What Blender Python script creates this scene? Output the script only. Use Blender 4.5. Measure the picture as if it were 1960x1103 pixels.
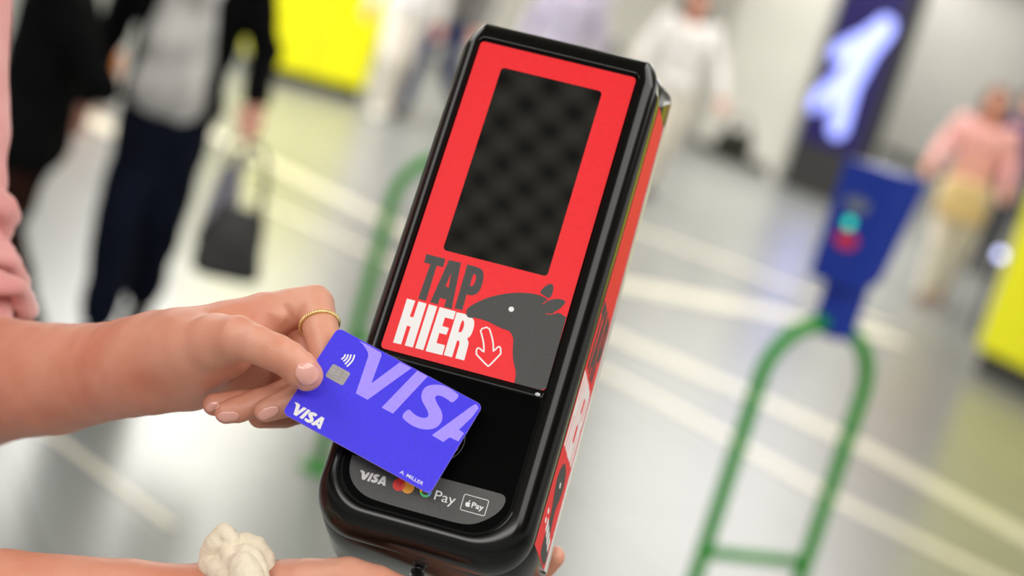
import bpy, bmesh, math, random
import numpy as np
from mathutils import Vector, Matrix
from mathutils.geometry import tessellate_polygon

for o in list(bpy.data.objects):
    bpy.data.objects.remove(o)
SC = bpy.context.scene
COL = SC.collection
random.seed(4)
R_ = math.radians

# ------------------------------------------------------------------ camera
CAM_H, PITCH, ROLL, FPX = 1.55, R_(10.42), R_(16.5), 3300.0
cp, sp, cr, sr = math.cos(PITCH), math.sin(PITCH), math.cos(ROLL), math.sin(ROLL)
fwd = Vector((0, cp, -sp)); up0 = Vector((0, sp, cp)); rt0 = Vector((1, 0, 0))
CX = (rt0 * cr + up0 * sr).normalized()
CY = (up0 * cr - rt0 * sr).normalized()
CO = Vector((0, 0, CAM_H))
cam_d = bpy.data.cameras.new('camera')
cam = bpy.data.objects.new('camera', cam_d); COL.objects.link(cam)
CM = Matrix.Identity(4)
for i in range(3):
    CM[i][0], CM[i][1], CM[i][2], CM[i][3] = CX[i], CY[i], -fwd[i], CO[i]
cam.matrix_world = CM
cam_d.sensor_width = 36.0
cam_d.lens = FPX / 1960 * 36
cam_d.clip_start = 0.05; cam_d.clip_end = 200
cam_d.dof.use_dof = True
cam_d.dof.focus_distance = 0.885
cam_d.dof.aperture_fstop = 4.3
SC.camera = cam

# ------------------------------------------------------------------ light, world, exposure
SC.view_settings.view_transform = 'Standard'
SC.view_settings.look = 'None'
SC.view_settings.gamma = 1.0
SC.view_settings.use_curve_mapping = False
SC.view_settings.exposure = 0.36
W = bpy.data.worlds.new('station_air'); SC.world = W; W.use_nodes = True
bgn = W.node_tree.nodes['Background']
bgn.inputs[0].default_value = (1.0, 0.985, 0.96, 1); bgn.inputs[1].default_value = 0.34

def area(name, loc, rot, sx, sy, power, col=(1, 0.985, 0.95)):
    l = bpy.data.lights.new(name, 'AREA'); l.shape = 'RECTANGLE'
    l.size, l.size_y, l.energy, l.color = sx, sy, power, col
    o = bpy.data.objects.new(name, l); COL.objects.link(o)
    o.location = loc; o.rotation_euler = rot
    return o
CEIL = 3.5
for (x, y, sx, sy, p) in ((-2.6, 0.8, 1.8, 5.0, 85), (2.2, 0.4, 2.6, 5.0, 115), (-0.2, -3.0, 4.5, 1.4, 125),
                          (-4.0, 8, 2.5, 8, 120), (1.2, 8, 2.5, 8, 80), (6.0, 8, 2.5, 8, 80),
                          (-3.0, 14.5, 2.5, 8, 430), (2.5, 16.5, 2.5, 10, 300), (8.5, 20, 2.5, 10, 250), (4.5, 31, 3.0, 8, 150)):
    area('ceiling_lamp_light', (x, y, CEIL - 0.03), (0, 0, 0), sx, sy, p)

# ------------------------------------------------------------------ helpers
def at(px, py, mm):
    """The point in the hall seen at picture position (px, py), mm millimetres in front of the lens."""
    d = mm / 1000.0
    return CO + CX * ((px - 980) / FPX * d) + CY * ((551.5 - py) / FPX * d) + fwd * d
def on_floor(px, py, z=0.0):
    d = CX * ((px - 980) / FPX) + CY * ((551.5 - py) / FPX) + fwd
    return CO + d * ((z - CAM_H) / d.z)

def srgb(r, g, b):
    f = lambda c: (c / 255 / 12.92) if c <= 10 else ((c / 255 + 0.055) / 1.055) ** 2.4
    return (f(r), f(g), f(b), 1)
MATS = {}
def mat(name, rgb, rough=0.5, metal=0.0, var=0.0, scale=8.0, bump=0.0, bscale=60.0, emit=None, estr=0.0, coat=0.0, sss=0.0,
        spec=0.5, alpha=1.0, trans=0.0, rgb2=None, sheen=0.0):
    if name in MATS: return MATS[name]
    m = bpy.data.materials.new(name); m.use_nodes = True
    nt = m.node_tree; b = nt.nodes['Principled BSDF']
    c = srgb(*rgb)
    tc = nt.nodes.new('ShaderNodeTexCoord')
    if var or rgb2:
        n = nt.nodes.new('ShaderNodeTexNoise'); n.inputs['Scale'].default_value = scale; n.inputs['Detail'].default_value = 4
        nt.links.new(tc.outputs['Object'], n.inputs['Vector'])
        r = nt.nodes.new('ShaderNodeValToRGB')
        c2 = srgb(*rgb2) if rgb2 else tuple(min(1, v * (1 + var)) for v in c[:3]) + (1,)
        c1 = c if rgb2 else tuple(v * (1 - var) for v in c[:3]) + (1,)
        r.color_ramp.elements[0].position = 0.35; r.color_ramp.elements[1].position = 0.65
        r.color_ramp.elements[0].color = c1; r.color_ramp.elements[1].color = c2
        nt.links.new(n.outputs['Fac'], r.inputs[0]); nt.links.new(r.outputs[0], b.inputs['Base Color'])
    else:
        b.inputs['Base Color'].default_value = c
    if bump:
        n2 = nt.nodes.new('ShaderNodeTexNoise'); n2.inputs['Scale'].default_value = bscale; n2.inputs['Detail'].default_value = 3
        nt.links.new(tc.outputs['Object'], n2.inputs['Vector'])
        bp = nt.nodes.new('ShaderNodeBump'); bp.inputs['Strength'].default_value = min(1, bump); bp.inputs['Distance'].default_value = 0.002
        nt.links.new(n2.outputs['Fac'], bp.inputs['Height']); nt.links.new(bp.outputs[0], b.inputs['Normal'])
    b.inputs['Roughness'].default_value = rough; b.inputs['Metallic'].default_value = metal
    b.inputs['Specular IOR Level'].default_value = spec
    b.inputs['Coat Weight'].default_value = coat; b.inputs['Coat Roughness'].default_value = 0.05
    b.inputs['Sheen Weight'].default_value = sheen
    if trans: b.inputs['Transmission Weight'].default_value = trans
    if alpha < 1: b.inputs['Alpha'].default_value = alpha
    if sss:
        b.inputs['Subsurface Weight'].default_value = sss
        b.inputs['Subsurface Radius'].default_value = (1.0, 0.35, 0.2); b.inputs['Subsurface Scale'].default_value = 0.004
    if emit:
        b.inputs['Emission Color'].default_value = srgb(*emit); b.inputs['Emission Strength'].default_value = estr
    MATS[name] = m
    return m

def tag(o, label=None, cat=None, group=None, kind=None):
    if label: o['label'] = label
    if cat: o['category'] = cat
    if group: o['group'] = group
    if kind: o['kind'] = kind
    return o
def link(name, me, m=None, parent=None, smooth=False):
    o = bpy.data.objects.new(name, me); COL.objects.link(o)
    if m is not None: me.materials.append(m)
    if parent is not None: o.parent = parent
    if smooth:
        me.polygons.foreach_set('use_smooth', [True] * len(me.polygons))
    me.update()
    return o
def mesh_from(name, verts, faces):
    me = bpy.data.meshes.new(name); me.from_pydata([tuple(v) for v in verts], [], [tuple(f) for f in faces]); me.validate(); me.update()
    return me
def empty(name, mw=None, loc=None):
    o = bpy.data.objects.new(name, None); COL.objects.link(o); o.empty_display_size = 0.05
    if mw is not None: o.matrix_world = mw
    if loc is not None: o.location = loc
    return o
def bm_obj(name, bm, m, parent=None, smooth=False):
    me = bpy.data.meshes.new(name); bm.normal_update(); bm.to_mesh(me); bm.free()
    return link(name, me, m, parent, smooth)
def box_bm(bm, x0, x1, y0, y1, z0, z1, bev=0.0, seg=3):
    vs = [bm.verts.new((x, y, z)) for x in (x0, x1) for y in (y0, y1) for z in (z0, z1)]
    idx = ((0, 1, 3, 2), (4, 6, 7, 5), (0, 4, 5, 1), (2, 3, 7, 6), (0, 2, 6, 4), (1, 5, 7, 3))
    fs = [bm.faces.new([vs[i] for i in f]) for f in idx]
    if bev:
        es = list({e for f in fs for e in f.edges})
        bmesh.ops.bevel(bm, geom=es, offset=bev, segments=seg, affect='EDGES', profile=0.5)
    return bm
def box(name, x0, x1, y0, y1, z0, z1, m, parent=None, bev=0.0, smooth=False):
    return bm_obj(name, box_bm(bmesh.new(), x0, x1, y0, y1, z0, z1, bev), m, parent, smooth)
def tube_mesh(name, pts, rad, n=16, closed=False):
    pts = [Vector(p) for p in pts]; N = len(pts)
    rads = rad if hasattr(rad, '__len__') else [rad] * N
    V, F = [], []
    prev = None
    for i, p in enumerate(pts):
        t = (pts[(i + 1) % N] - pts[i - 1]) if (closed or 0 < i < N - 1) else (pts[1] - pts[0] if i == 0 else pts[-1] - pts[-2])
        t.normalize()
        if prev is None:
            a = t.orthogonal().normalized()
        else:
            a = (prev - t * prev.dot(t)).normalized()
        prev = a; b = t.cross(a)
        for k in range(n):
            an = 2 * math.pi * k / n
            V.append(p + (a * math.cos(an) + b * math.sin(an)) * rads[i])
    for i in range(N if closed else N - 1):
        j = (i + 1) % N
        for k in range(n):
            F.append((i * n + k, i * n + (k + 1) % n, j * n + (k + 1) % n, j * n + k))
    if not closed:
        F.append(tuple(range(n))[::-1]); F.append(tuple((N - 1) * n + k for k in range(n)))
    return mesh_from(name, V, F)
def spline(pts, n=8, closed=False):
    P = [Vector(p) for p in pts]; N = len(P); out = []
    rng = range(N if closed else N - 1)
    for i in rng:
        p1, p2 = P[i], P[(i + 1) % N]
        p0 = P[i - 1] if (closed or i > 0) else p1 * 2 - p2
        p3 = P[(i + 2) % N] if (closed or i + 2 < N) else p2 * 2 - p1
        for k in range(n):
            t = k / n
            out.append(0.5 * ((2 * p1) + (p2 - p0) * t + (2 * p0 - 5 * p1 + 4 * p2 - p3) * t * t + (3 * p1 - p0 - 3 * p2 + p3) * t ** 3))
    if not closed: out.append(P[-1].copy())
    return out
def soften(l, idx, it=2):
    """round only the listed corners of an outline"""
    out = []
    idx = set(idx); n = len(l)
    for i, c in enumerate(l):
        if i not in idx: out.append(c); continue
        a, b = l[i - 1], l[(i + 1) % n]
        p0 = ((a[0] + c[0]) / 2, (a[1] + c[1]) / 2); p2 = ((b[0] + c[0]) / 2, (b[1] + c[1]) / 2)
        for t in (0.05, .25, .5, .75, .95): out.append(((1 - t) ** 2 * p0[0] + 2 * t * (1 - t) * c[0] + t * t * p2[0], (1 - t) ** 2 * p0[1] + 2 * t * (1 - t) * c[1] + t * t * p2[1]))
    return out
def chaikin(p, it=2, closed=True):
    for _ in range(it):
        q = []
        n = len(p)
        if not closed: q.append(p[0])
        for i in range(n if closed else n - 1):
            a, b = p[i], p[(i + 1) % n]
            q.append((a[0] * .75 + b[0] * .25, a[1] * .75 + b[1] * .25)); q.append((a[0] * .25 + b[0] * .75, a[1] * .25 + b[1] * .75))
        if not closed: q.append(p[-1])
        p = q
    out = []
    for a in p:
        if not out or abs(a[0] - out[-1][0]) + abs(a[1] - out[-1][1]) > 1e-4: out.append(a)
    if closed and abs(out[0][0] - out[-1][0]) + abs(out[0][1] - out[-1][1]) < 1e-4: out.pop()
    return out
def area2(l): return sum(l[i - 1][0] * l[i][1] - l[i][0] * l[i - 1][1] for i in range(len(l)))
def prism_data(loops, z0, z1, V, F, sc=0.001, fn=None):
    """A printed shape (outer loop, then holes) from z0 up to z1, millimetres."""
    loops = [list(l) for l in loops]
    if area2(loops[0]) < 0: loops[0].reverse()
    for h in loops[1:]:
        if area2(h) > 0: h.reverse()
    flat = [p for l in loops for p in l]
    tris = tessellate_polygon([[Vector((p[0], p[1], 0)) for p in l] for l in loops])
    base = len(V)
    put = fn or (lambda x, y, z: (x * sc, y * sc, z * sc))
    for p in flat: V.append(put(p[0], p[1], z1))
    for t in tris:
        a, b, c = (flat[i] for i in t)
        s = (b[0] - a[0]) * (c[1] - a[1]) - (b[1] - a[1]) * (c[0] - a[0])
        F.append(tuple(base + i for i in (t if s > 0 else t[::-1])))
    o2 = len(V)
    for p in flat: V.append(put(p[0], p[1], z0))
    k = 0
    for l in loops:
        n = len(l)
        for i in range(n):
            j = (i + 1) % n
            F.append((base + k + j, base + k + i, o2 + k + i, o2 + k + j))
        k += n
def printed(name, shapes, z0, z1, m, parent, fn=None):
    V, F = [], []
    for loops in shapes: prism_data(loops, z0, z1, V, F, fn=fn)
    return link(name, mesh_from(name, V, F), m, parent)
def rrect(x0, x1, y0, y1, r, n=8):
    out = []
    for cx, cy, a0 in ((x1 - r, y1 - r, 0), (x0 + r, y1 - r, 90), (x0 + r, y0 + r, 180), (x1 - r, y0 + r, 270)):
        for i in range(n + 1):
            a = R_(a0 + 90 * i / n); out.append((cx + r * math.cos(a), cy + r * math.sin(a)))
    return out
def stroke(pts, w, closed=False, cap=True):
    """Outline loops of a line of width w (mm)."""
    P = [Vector((p[0], p[1])) for p in pts]; n = len(P); L, Rr = [], []
    for i in range(n):
        a = P[i - 1] if (closed or i > 0) else P[i]
        b = P[(i + 1) % n] if (closed or i < n - 1) else P[i]
        t = (b - a)
        if t.length < 1e-9: t = Vector((1, 0))
        t.normalize(); nn = Vector((-t.y, t.x)) * w / 2
        L.append(tuple(P[i] + nn)); Rr.append(tuple(P[i] - nn))
    if closed:
        a1, a2 = abs(area2(L)), abs(area2(Rr))
        return [L, Rr] if a1 > a2 else [Rr, L]
    if cap:
        def arc(c, d):
            a0 = math.atan2(d.y, d.x)
            return [(c.x + w / 2 * math.cos(a0 + R_(q)), c.y + w / 2 * math.sin(a0 + R_(q))) for q in (60, 30, 0, -30, -60)]
        e = arc(P[-1], (P[-1] - P[-2])); s = arc(P[0], (P[0] - P[1]))
        return [L + e + Rr[::-1] + s]
    return [L + Rr[::-1]]
def circle(cx, cy, r, n=36, ry=None): return [(cx + r * math.cos(2 * math.pi * i / n), cy + (ry or r) * math.sin(2 * math.pi * i / n)) for i in range(n)]
def text_mesh(name, body, size, m, parent, mw, extrude=0.0, bold=0.0, spacing=1.0, xs=1.0):
    cu = bpy.data.curves.new(name, 'FONT'); cu.body = body; cu.size = size; cu.extrude = extrude; cu.offset = bold
    cu.space_character = spacing; cu.resolution_u = 4
    t = bpy.data.objects.new(name, cu); COL.objects.link(t)
    dg = bpy.context.evaluated_depsgraph_get()
    me = bpy.data.meshes.new_from_object(t.evaluated_get(dg)); bpy.data.objects.remove(t)
    if xs != 1.0: me.transform(Matrix.Scale(xs, 4, (1, 0, 0)))
    o = link(name, me, m, parent); o.matrix_local = mw
    return o

# ------------------------------------------------------------------ smooth solids grown from joints
def seg_d(P, a, b, ra, rb):
    ba = b - a; L2 = max(float(ba @ ba), 1e-12)
    pa = P - a
    t = np.clip((pa @ ba) / L2, 0, 1)
    q = pa - t[:, None] * ba
    return np.sqrt(np.einsum('ij,ij->i', q, q)) - (ra + t * (rb - ra))
def smin(a, b, k):
    if k <= 0: return np.minimum(a, b)
    h = np.maximum(k - np.abs(a - b), 0) / k
    return np.minimum(a, b) - h * h * k * 0.25
def field(groups, k_out, disp=None):
    """groups: [(k, [(a, b, ra, rb), ...]), ...] joined smoothly within a group and by k_out between groups."""
    cv = lambda e: [cv1(x) for x in e] if isinstance(e, list) else [cv1(e)]
    cv1 = lambda e: (np.array(e[0], float), np.array(e[1], float), e[2], e[3])
    G = [(k, [cv(e) for e in pr]) for k, pr in groups]
    def f(P):
        d = None
        for k, pr in G:
            g = None
            for ch_ in pr:
                s = None
                for a, b, ra, rb in ch_:
                    q = seg_d(P, a, b, ra, rb); s = q if s is None else smin(s, q, k * .22)
                g = s if g is None else smin(g, s, k)
            d = g if d is None else smin(d, g, k_out)
        if disp is not None: d = d + disp(P)
        return d
    pts = [(p[i], max(p[2], p[3])) for _, pr in G for ch_ in pr for p in ch_ for i in (0, 1)]
    lo = np.min([p - r for p, r in pts], axis=0); hi = np.max([p + r for p, r in pts], axis=0)
    return f, lo, hi
def grow(fld, h):
    f, lo, hi = fld
    lo = lo - 4 * h; n = np.ceil((hi + 4 * h - lo) / h).astype(int)
    B = 8; nb = np.ceil(n / B).astype(int)
    gi = np.stack(np.meshgrid(*[np.arange(k) for k in nb], indexing='ij'), -1).reshape(-1, 3)
    cen = lo + (gi + 0.5) * B * h
    act = gi[np.abs(f(cen)) < B * h * 1.15]
    tot = nb * B + 2
    cid = lambda c: (c[..., 0] * tot[1] + c[..., 1]) * tot[2] + c[..., 2]
    loc = np.stack(np.meshgrid(*[np.arange(B + 1)] * 3, indexing='ij'), -1).reshape(-1, 3)
    corner = np.array([(i, j, k) for i in (0, 1) for j in (0, 1) for k in (0, 1)])
    edges = [(a, b) for a in range(8) for b in range(a + 1, 8) if np.abs(corner[a] - corner[b]).sum() == 1]
    VI, VP, QD = [], [], []
    for s in range(0, len(act), 400):
        blk = act[s:s + 400]
        g = blk[:, None, :] * B + loc[None]
        D = f((lo + g.reshape(-1, 3) * h)).reshape(len(blk), B + 1, B + 1, B + 1)
        c8 = np.stack([D[:, i:i + B, j:j + B, k:k + B] for i, j, k in corner], -1)
        neg = (c8 < 0); cnt = neg.sum(-1); mask = (cnt > 0) & (cnt < 8)
        w = np.argwhere(mask)
        if len(w) == 0: continue
        vals = c8[mask]; acc = np.zeros((len(w), 3)); num = np.zeros(len(w))
        for a, b in edges:
            va, vb = vals[:, a], vals[:, b]; cr_ = (va < 0) != (vb < 0)
            t = np.where(cr_, va / np.where(cr_, va - vb, 1), 0)
            acc += np.where(cr_[:, None], corner[a] + t[:, None] * (corner[b] - corner[a]), 0); num += cr_
        cell = blk[w[:, 0]] * B + w[:, 1:]
        VI.append(cid(cell)); VP.append(lo + (cell + acc / num[:, None]) * h)
        for ax in range(3):
            o1, o2 = [(1, 2), (2, 0), (0, 1)][ax]
            e = [4, 2, 1][ax]
            va, vb = vals[:, 0], vals[:, e]
            for sel, flip in (((va < 0) & (vb >= 0), False), ((va >= 0) & (vb < 0), True)):
                c0 = cell[sel]
                if not len(c0): continue
                d1 = np.zeros(3, int); d1[o1] = 1; d2 = np.zeros(3, int); d2[o2] = 1
                q = [cid(c0), cid(c0 - d1), cid(c0 - d1 - d2), cid(c0 - d2)]
                QD.append(np.stack(q[::-1] if flip else q, 1))
    VI = np.concatenate(VI); VP = np.concatenate(VP); QD = np.concatenate(QD)
    od = np.argsort(VI); sid = VI[od]
    pos = np.searchsorted(sid, QD); pos = np.clip(pos, 0, len(sid) - 1)
    ok = (sid[pos] == QD).all(1)
    return VP, od[pos[ok]]
def np_mesh(name, V, Q):
    me = bpy.data.meshes.new(name)
    me.vertices.add(len(V)); me.vertices.foreach_set('co', np.asarray(V, np.float32).ravel())
    me.loops.add(len(Q) * 4); me.loops.foreach_set('vertex_index', np.asarray(Q, np.int32).ravel())
    me.polygons.add(len(Q)); me.polygons.foreach_set('loop_start', np.arange(0, len(Q) * 4, 4, dtype=np.int32))
    me.polygons.foreach_set('use_smooth', np.ones(len(Q), bool))
    me.update(calc_edges=True); me.validate()
    return me
def chain(pts):
    """[(point, radius), ...] to capsules."""
    return [[(pts[i][0], pts[i + 1][0], pts[i][1], pts[i + 1][1]) for i in range(len(pts) - 1)]]
def grown(name, groups, k_out, h, m, parent=None, disp=None):
    V, Q = grow(field(groups, k_out, disp), h)
    return link(name, np_mesh(name, V, Q), m, parent)
# outlines of the printed shapes, millimetres on the card or on the terminal face
SHAPES = {
 'big_V': [(13.1,-1.0),(17.91,-0.75),(26.42,-1.01),(27.35,-2.27),(30.64,-17.95),(37.32,-0.67),(44.02,-0.56),(33.52,-26.57),(26.6,-26.54),(21.68,-6.02),(20.45,-4.27),(18.26,-2.88),(16.07,-1.81)],
 'big_I': [(47.26,-0.34),(53.42,-0.39),(48.37,-26.53),(41.76,-26.67)],
 'big_S': [(72.79,-1.44),(71.58,-6.88),(68.32,-6.17),(64.96,-6.15),(63.17,-6.73),(62.22,-7.73),(62.74,-9.06),(64.87,-10.75),(68.51,-12.86),(70.86,-15.37),(71.79,-18.05),(71.45,-21.13),(70.04,-23.41),(67.57,-25.41),(64.15,-26.8),(60.2,-27.28),(56.37,-26.93),(52.64,-25.74),(53.76,-20.19),(57.07,-21.38),(59.95,-21.65),(62.64,-21.07),(64.15,-20.01),(64.49,-18.72),(63.38,-17.1),(60.84,-15.34),(58.07,-13.7),(56.21,-11.85),(55.02,-8.96),(55.25,-6.21),(56.52,-4.18),(58.87,-2.43),(61.93,-0.85),(65.92,-0.38),(69.79,-0.76)],
 'big_A': [(71.08,-26.77),(80.94,-2.77),(82.09,-1.27),(83.41,-1.68),(84.38,-2.54),(83.78,-8.57),(81.4,-17.45),(84.57,-17.73),(84.26,-23.01),(79.32,-23.3),(77.84,-27.02)],
 'sm_V': [(2.32,-45.95),(4.07,-45.53),(5.46,-45.76),(5.92,-46.37),(6.51,-49.25),(7.77,-45.89),(9.68,-45.81),(7.17,-51.87),(5.42,-51.83),(4.16,-47.39),(3.65,-46.65)],
 'sm_I': [(10.22,-45.79),(11.92,-45.84),(10.64,-51.74),(8.8,-51.72)],
 'sm_S': [(16.06,-45.93),(15.71,-47.36),(14.37,-47.34),(14.05,-47.73),(15.53,-48.86),(15.96,-49.92),(15.5,-51.2),(14.27,-51.91),(12.77,-51.96),(11.37,-51.49),(11.66,-50.16),(12.97,-50.48),(13.92,-50.22),(13.93,-49.78),(12.42,-48.91),(11.72,-48.0),(11.87,-46.89),(12.97,-45.96),(14.73,-45.67)],
 'sm_A': [(15.56,-51.75),(18.12,-45.76),(19.92,-45.75),(21.16,-51.86),(19.54,-51.92),(19.16,-51.07),(17.64,-51.08),(17.28,-51.98)],
 'sm_Ah': [(18.72,-48.33),(18.56,-49.88),(19.48,-49.78)],
 'wave1': [(11.09,-11.25),(11.4,-12.43),(10.84,-13.97)],
 'wave2': [(12.36,-10.51),(12.9,-12.37),(12.29,-14.48)],
 'wave3': [(13.74,-9.85),(14.39,-12.32),(13.73,-15.4)],
 'wave4': [(15.3,-9.08),(16.16,-12.11),(15.23,-16.02)],
 'chip': [(8.37,-18.23),(18.74,-18.69),(18.83,-26.54),(8.12,-26.31)],
 'name': [(66.96,-51.98),(80.12,-52.17),(67.54,-50.15)],
 'lb_V': [(9.8,-253.6),(11.9,-253.4),(12.8,-254.0),(13.3,-255.8),(14.2,-253.6),(15.7,-253.5),(14.0,-258.2),(12.3,-258.1),(11.4,-254.9)],
 'lb_I': [(16.1,-253.5),(17.5,-253.5),(16.4,-258.2),(15.1,-258.1)],
 'lb_S': [(20.6,-253.3),(20.4,-254.6),(19.2,-254.7),(19.1,-255.0),(20.3,-255.7),(20.6,-256.8),(19.6,-258.0),(18.2,-258.2),(17.0,-257.9),(17.3,-256.5),(18.5,-256.8),(19.1,-256.6),(17.8,-255.8),(17.5,-254.7),(18.1,-253.7),(19.2,-253.3)],
 'lb_A': [(20.5,-258.2),(22.3,-253.5),(23.8,-253.3),(24.9,-258.1),(23.4,-258.2),(23.3,-257.4),(22.2,-257.5),(21.8,-258.2)],
 'lb_Ah': [(23.0,-255.2),(22.5,-256.5),(23.3,-256.4)],
 'mc': [(31.3,-255.7),(35.8,-255.6),(28.7,-256.5),(38.7,-255.3)],
 'G': [(45.5,-255.4),(46.2,-258.3),(48.5,-255.4)],
 'pay': [(50.5,-258.1),(50.1,-252.9),(61.6,-257.5)],
 'paybox': [(64.8,-251.5),(77.7,-251.3),(77.7,-259.7),(64.9,-259.5)],
 'apay': [(69.9,-256.9),(69.7,-254.0),(76.5,-256.8)],
 'apple': [(68.0,-255.8),(66.5,-255.9),(69.1,-256.9),(67.9,-254.2)],
 'T': [(7.9,-131.2),(18.6,-131.2),(18.7,-136.1),(15.2,-136.2),(15.5,-156.8),(11.2,-156.8),(11.7,-136.2),(8.2,-136.2)],
 'A': [(20.6,-131.3),(27.2,-131.1),(29.9,-157.5),(25.7,-157.5),(25.7,-153.3),(22.2,-153.2),(22.1,-157.0),(17.9,-156.9)],
 'Ah': [(23.8,-138.0),(24.9,-146.4),(23.1,-146.2)],
 'Pp': [(30.7,-131.2),(36.4,-131.2),(39.4,-132.0),(40.9,-134.6),(41.5,-139.1),(41.4,-143.9),(39.7,-146.6),(37.2,-147.7),(35.2,-147.5),(35.5,-156.7),(31.3,-156.7)],
 'Ph': [(35.4,-135.5),(37.1,-135.8),(37.5,-138.2),(37.3,-141.6),(36.3,-142.7),(35.3,-142.5)],
 'H': [(5.5,-158.2),(10.1,-158.2),(9.9,-167.4),(11.8,-167.5),(11.8,-158.1),(16.3,-158.2),(16.5,-183.5),(12.1,-183.5),(12.0,-172.7),(10.0,-172.7),(10.1,-183.5),(5.7,-183.6)],
 'I': [(17.6,-158.2),(22.2,-158.3),(22.2,-183.5),(17.8,-183.4)],
 'E': [(23.5,-158.2),(32.4,-158.3),(32.5,-163.0),(27.9,-163.0),(27.9,-168.0),(31.6,-168.1),(31.4,-172.1),(27.5,-172.1),(27.7,-177.8),(32.4,-177.8),(32.6,-183.4),(23.5,-183.6)],
 'R': [(33.0,-158.6),(38.1,-158.3),(42.2,-159.5),(43.8,-161.7),(44.2,-166.2),(43.7,-169.9),(42.2,-171.0),(43.8,-172.8),(44.1,-174.7),(44.4,-183.2),(39.6,-183.2),(39.4,-175.3),(38.9,-173.5),(37.7,-173.7),(37.8,-183.2),(33.3,-183.2)],
 'Rh': [(36.8,-161.8),(38.3,-162.4),(39.0,-165.8),(38.5,-168.9),(37.0,-168.9)],
 'tapir': [(38.0,-158.1),(37.6,-155.5),(39.3,-152.9),(43.3,-149.0),(47.9,-145.4),(53.9,-142.2),(59.5,-139.9),(65.4,-138.4),(70.9,-137.8),(74.4,-138.2),(77.6,-139.3),(80.9,-143.0),(82.3,-145.9),(85.0,-144.6),(87.8,-145.6),(89.3,-146.2),(89.2,-146.7),(89.2,-146.7),(89.7,-185.7),(89.7,-185.7),(88.2,-187.3),(88.2,-187.3),(72.9,-187.7),(72.9,-187.7),(72.5,-183.4),(70.9,-179.8),(68.8,-176.2),(67.1,-170.8),(65.9,-165.1),(64.3,-162.6),(62.2,-161.1),(58.8,-161.1),(54.5,-160.2),(50.3,-159.2),(46.2,-158.9),(42.8,-159.0),(40.7,-159.8),(39.0,-159.6)],
 'ear1': [(72.0,-136.6),(73.1,-133.3),(75.2,-130.6),(77.2,-129.9),(78.4,-131.5),(78.7,-135.1),(78.3,-137.6),(77.3,-138.4),(74.8,-137.4)],
 'ear2': [(75.5,-141.9),(78.1,-139.0),(82.1,-137.1),(86.7,-137.1),(86.2,-139.7),(83.9,-143.7),(81.1,-145.6),(78.5,-146.8)],
 'rl1': [(71.1,-137.4),(74.4,-137.9),(77.6,-139.0)],
 'rl2': [(75.5,-142.1),(76.7,-140.4),(78.5,-138.6)],
 'rl3': [(78.5,-147.0),(81.3,-146.6),(83.7,-145.1),(85.2,-143.3)],
 'eye': [(60.2,-149.4),(61.7,-149.0)],
 'arrow': [(47.5,-164.4),(51.5,-161.9),(54.2,-166.0),(56.4,-170.1),(57.6,-174.4),(57.6,-174.4),(59.6,-170.7),(60.8,-171.6),(61.7,-174.6),(61.7,-174.6),(57.7,-182.7),(57.0,-182.9),(49.6,-178.3),(49.6,-178.3),(48.8,-175.8),(49.6,-174.3),(53.0,-176.1),(53.0,-176.1),(51.6,-171.5),(49.6,-167.8)],
}

# ================================================================== the setting
def node_floor():
    m = bpy.data.materials.new('polished_stone_floor'); m.use_nodes = True
    nt = m.node_tree; b = nt.nodes['Principled BSDF']; N = nt.nodes.new; L = nt.links.new
    tc = N('ShaderNodeTexCoord')
    n1 = N('ShaderNodeTexNoise'); n1.inputs['Scale'].default_value = 90; L(tc.outputs['Object'], n1.inputs['Vector'])
    r1 = N('ShaderNodeValToRGB'); r1.color_ramp.elements[0].color = srgb(134, 136, 134); r1.color_ramp.elements[1].color = srgb(150, 151, 148)
    L(n1.outputs['Fac'], r1.inputs[0])
    n2 = N('ShaderNodeTexNoise'); n2.inputs['Scale'].default_value = 0.35; n2.inputs['Detail'].default_value = 2; L(tc.outputs['Object'], n2.inputs['Vector'])
    r2 = N('ShaderNodeValToRGB'); r2.color_ramp.elements[0].position = 0.4; r2.color_ramp.elements[1].position = 0.65
    r2.color_ramp.elements[0].color = (0.86, 0.86, 0.86, 1); r2.color_ramp.elements[1].color = (1, 1, 1, 1); L(n2.outputs['Fac'], r2.inputs[0])
    mx = N('ShaderNodeMixRGB'); mx.blend_type = 'MULTIPLY'; mx.inputs[0].default_value = 1; L(r1.outputs[0], mx.inputs[1]); L(r2.outputs[0], mx.inputs[2])
    br = N('ShaderNodeTexBrick'); br.offset = 0; br.inputs['Scale'].default_value = 1.0; br.inputs['Mortar Size'].default_value = 0.006
    br.inputs['Brick Width'].default_value = 0.9; br.inputs['Row Height'].default_value = 0.9
    br.inputs['Color1'].default_value = br.inputs['Color2'].default_value = (1, 1, 1, 1); br.inputs['Mortar'].default_value = (0.6, 0.6, 0.58, 1)
    mp = N('ShaderNodeMapping'); mp.inputs['Rotation'].default_value = (0, 0, R_(-27)); L(tc.outputs['Object'], mp.inputs['Vector']); L(mp.outputs[0], br.inputs['Vector'])
    mx2 = N('ShaderNodeMixRGB'); mx2.blend_type = 'MULTIPLY'; mx2.inputs[0].default_value = 1; L(mx.outputs[0], mx2.inputs[1]); L(br.outputs['Color'], mx2.inputs[2])
    L(mx2.outputs[0], b.inputs['Base Color']); b.inputs['Roughness'].default_value = 0.27; b.inputs['IOR'].default_value = 1.42
    return m
def struct(o): return tag(o, kind='structure')
FLOOR = node_floor()
struct(box('floor', -16, 22, -6, 42, -0.12, 0, FLOOR))
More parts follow.
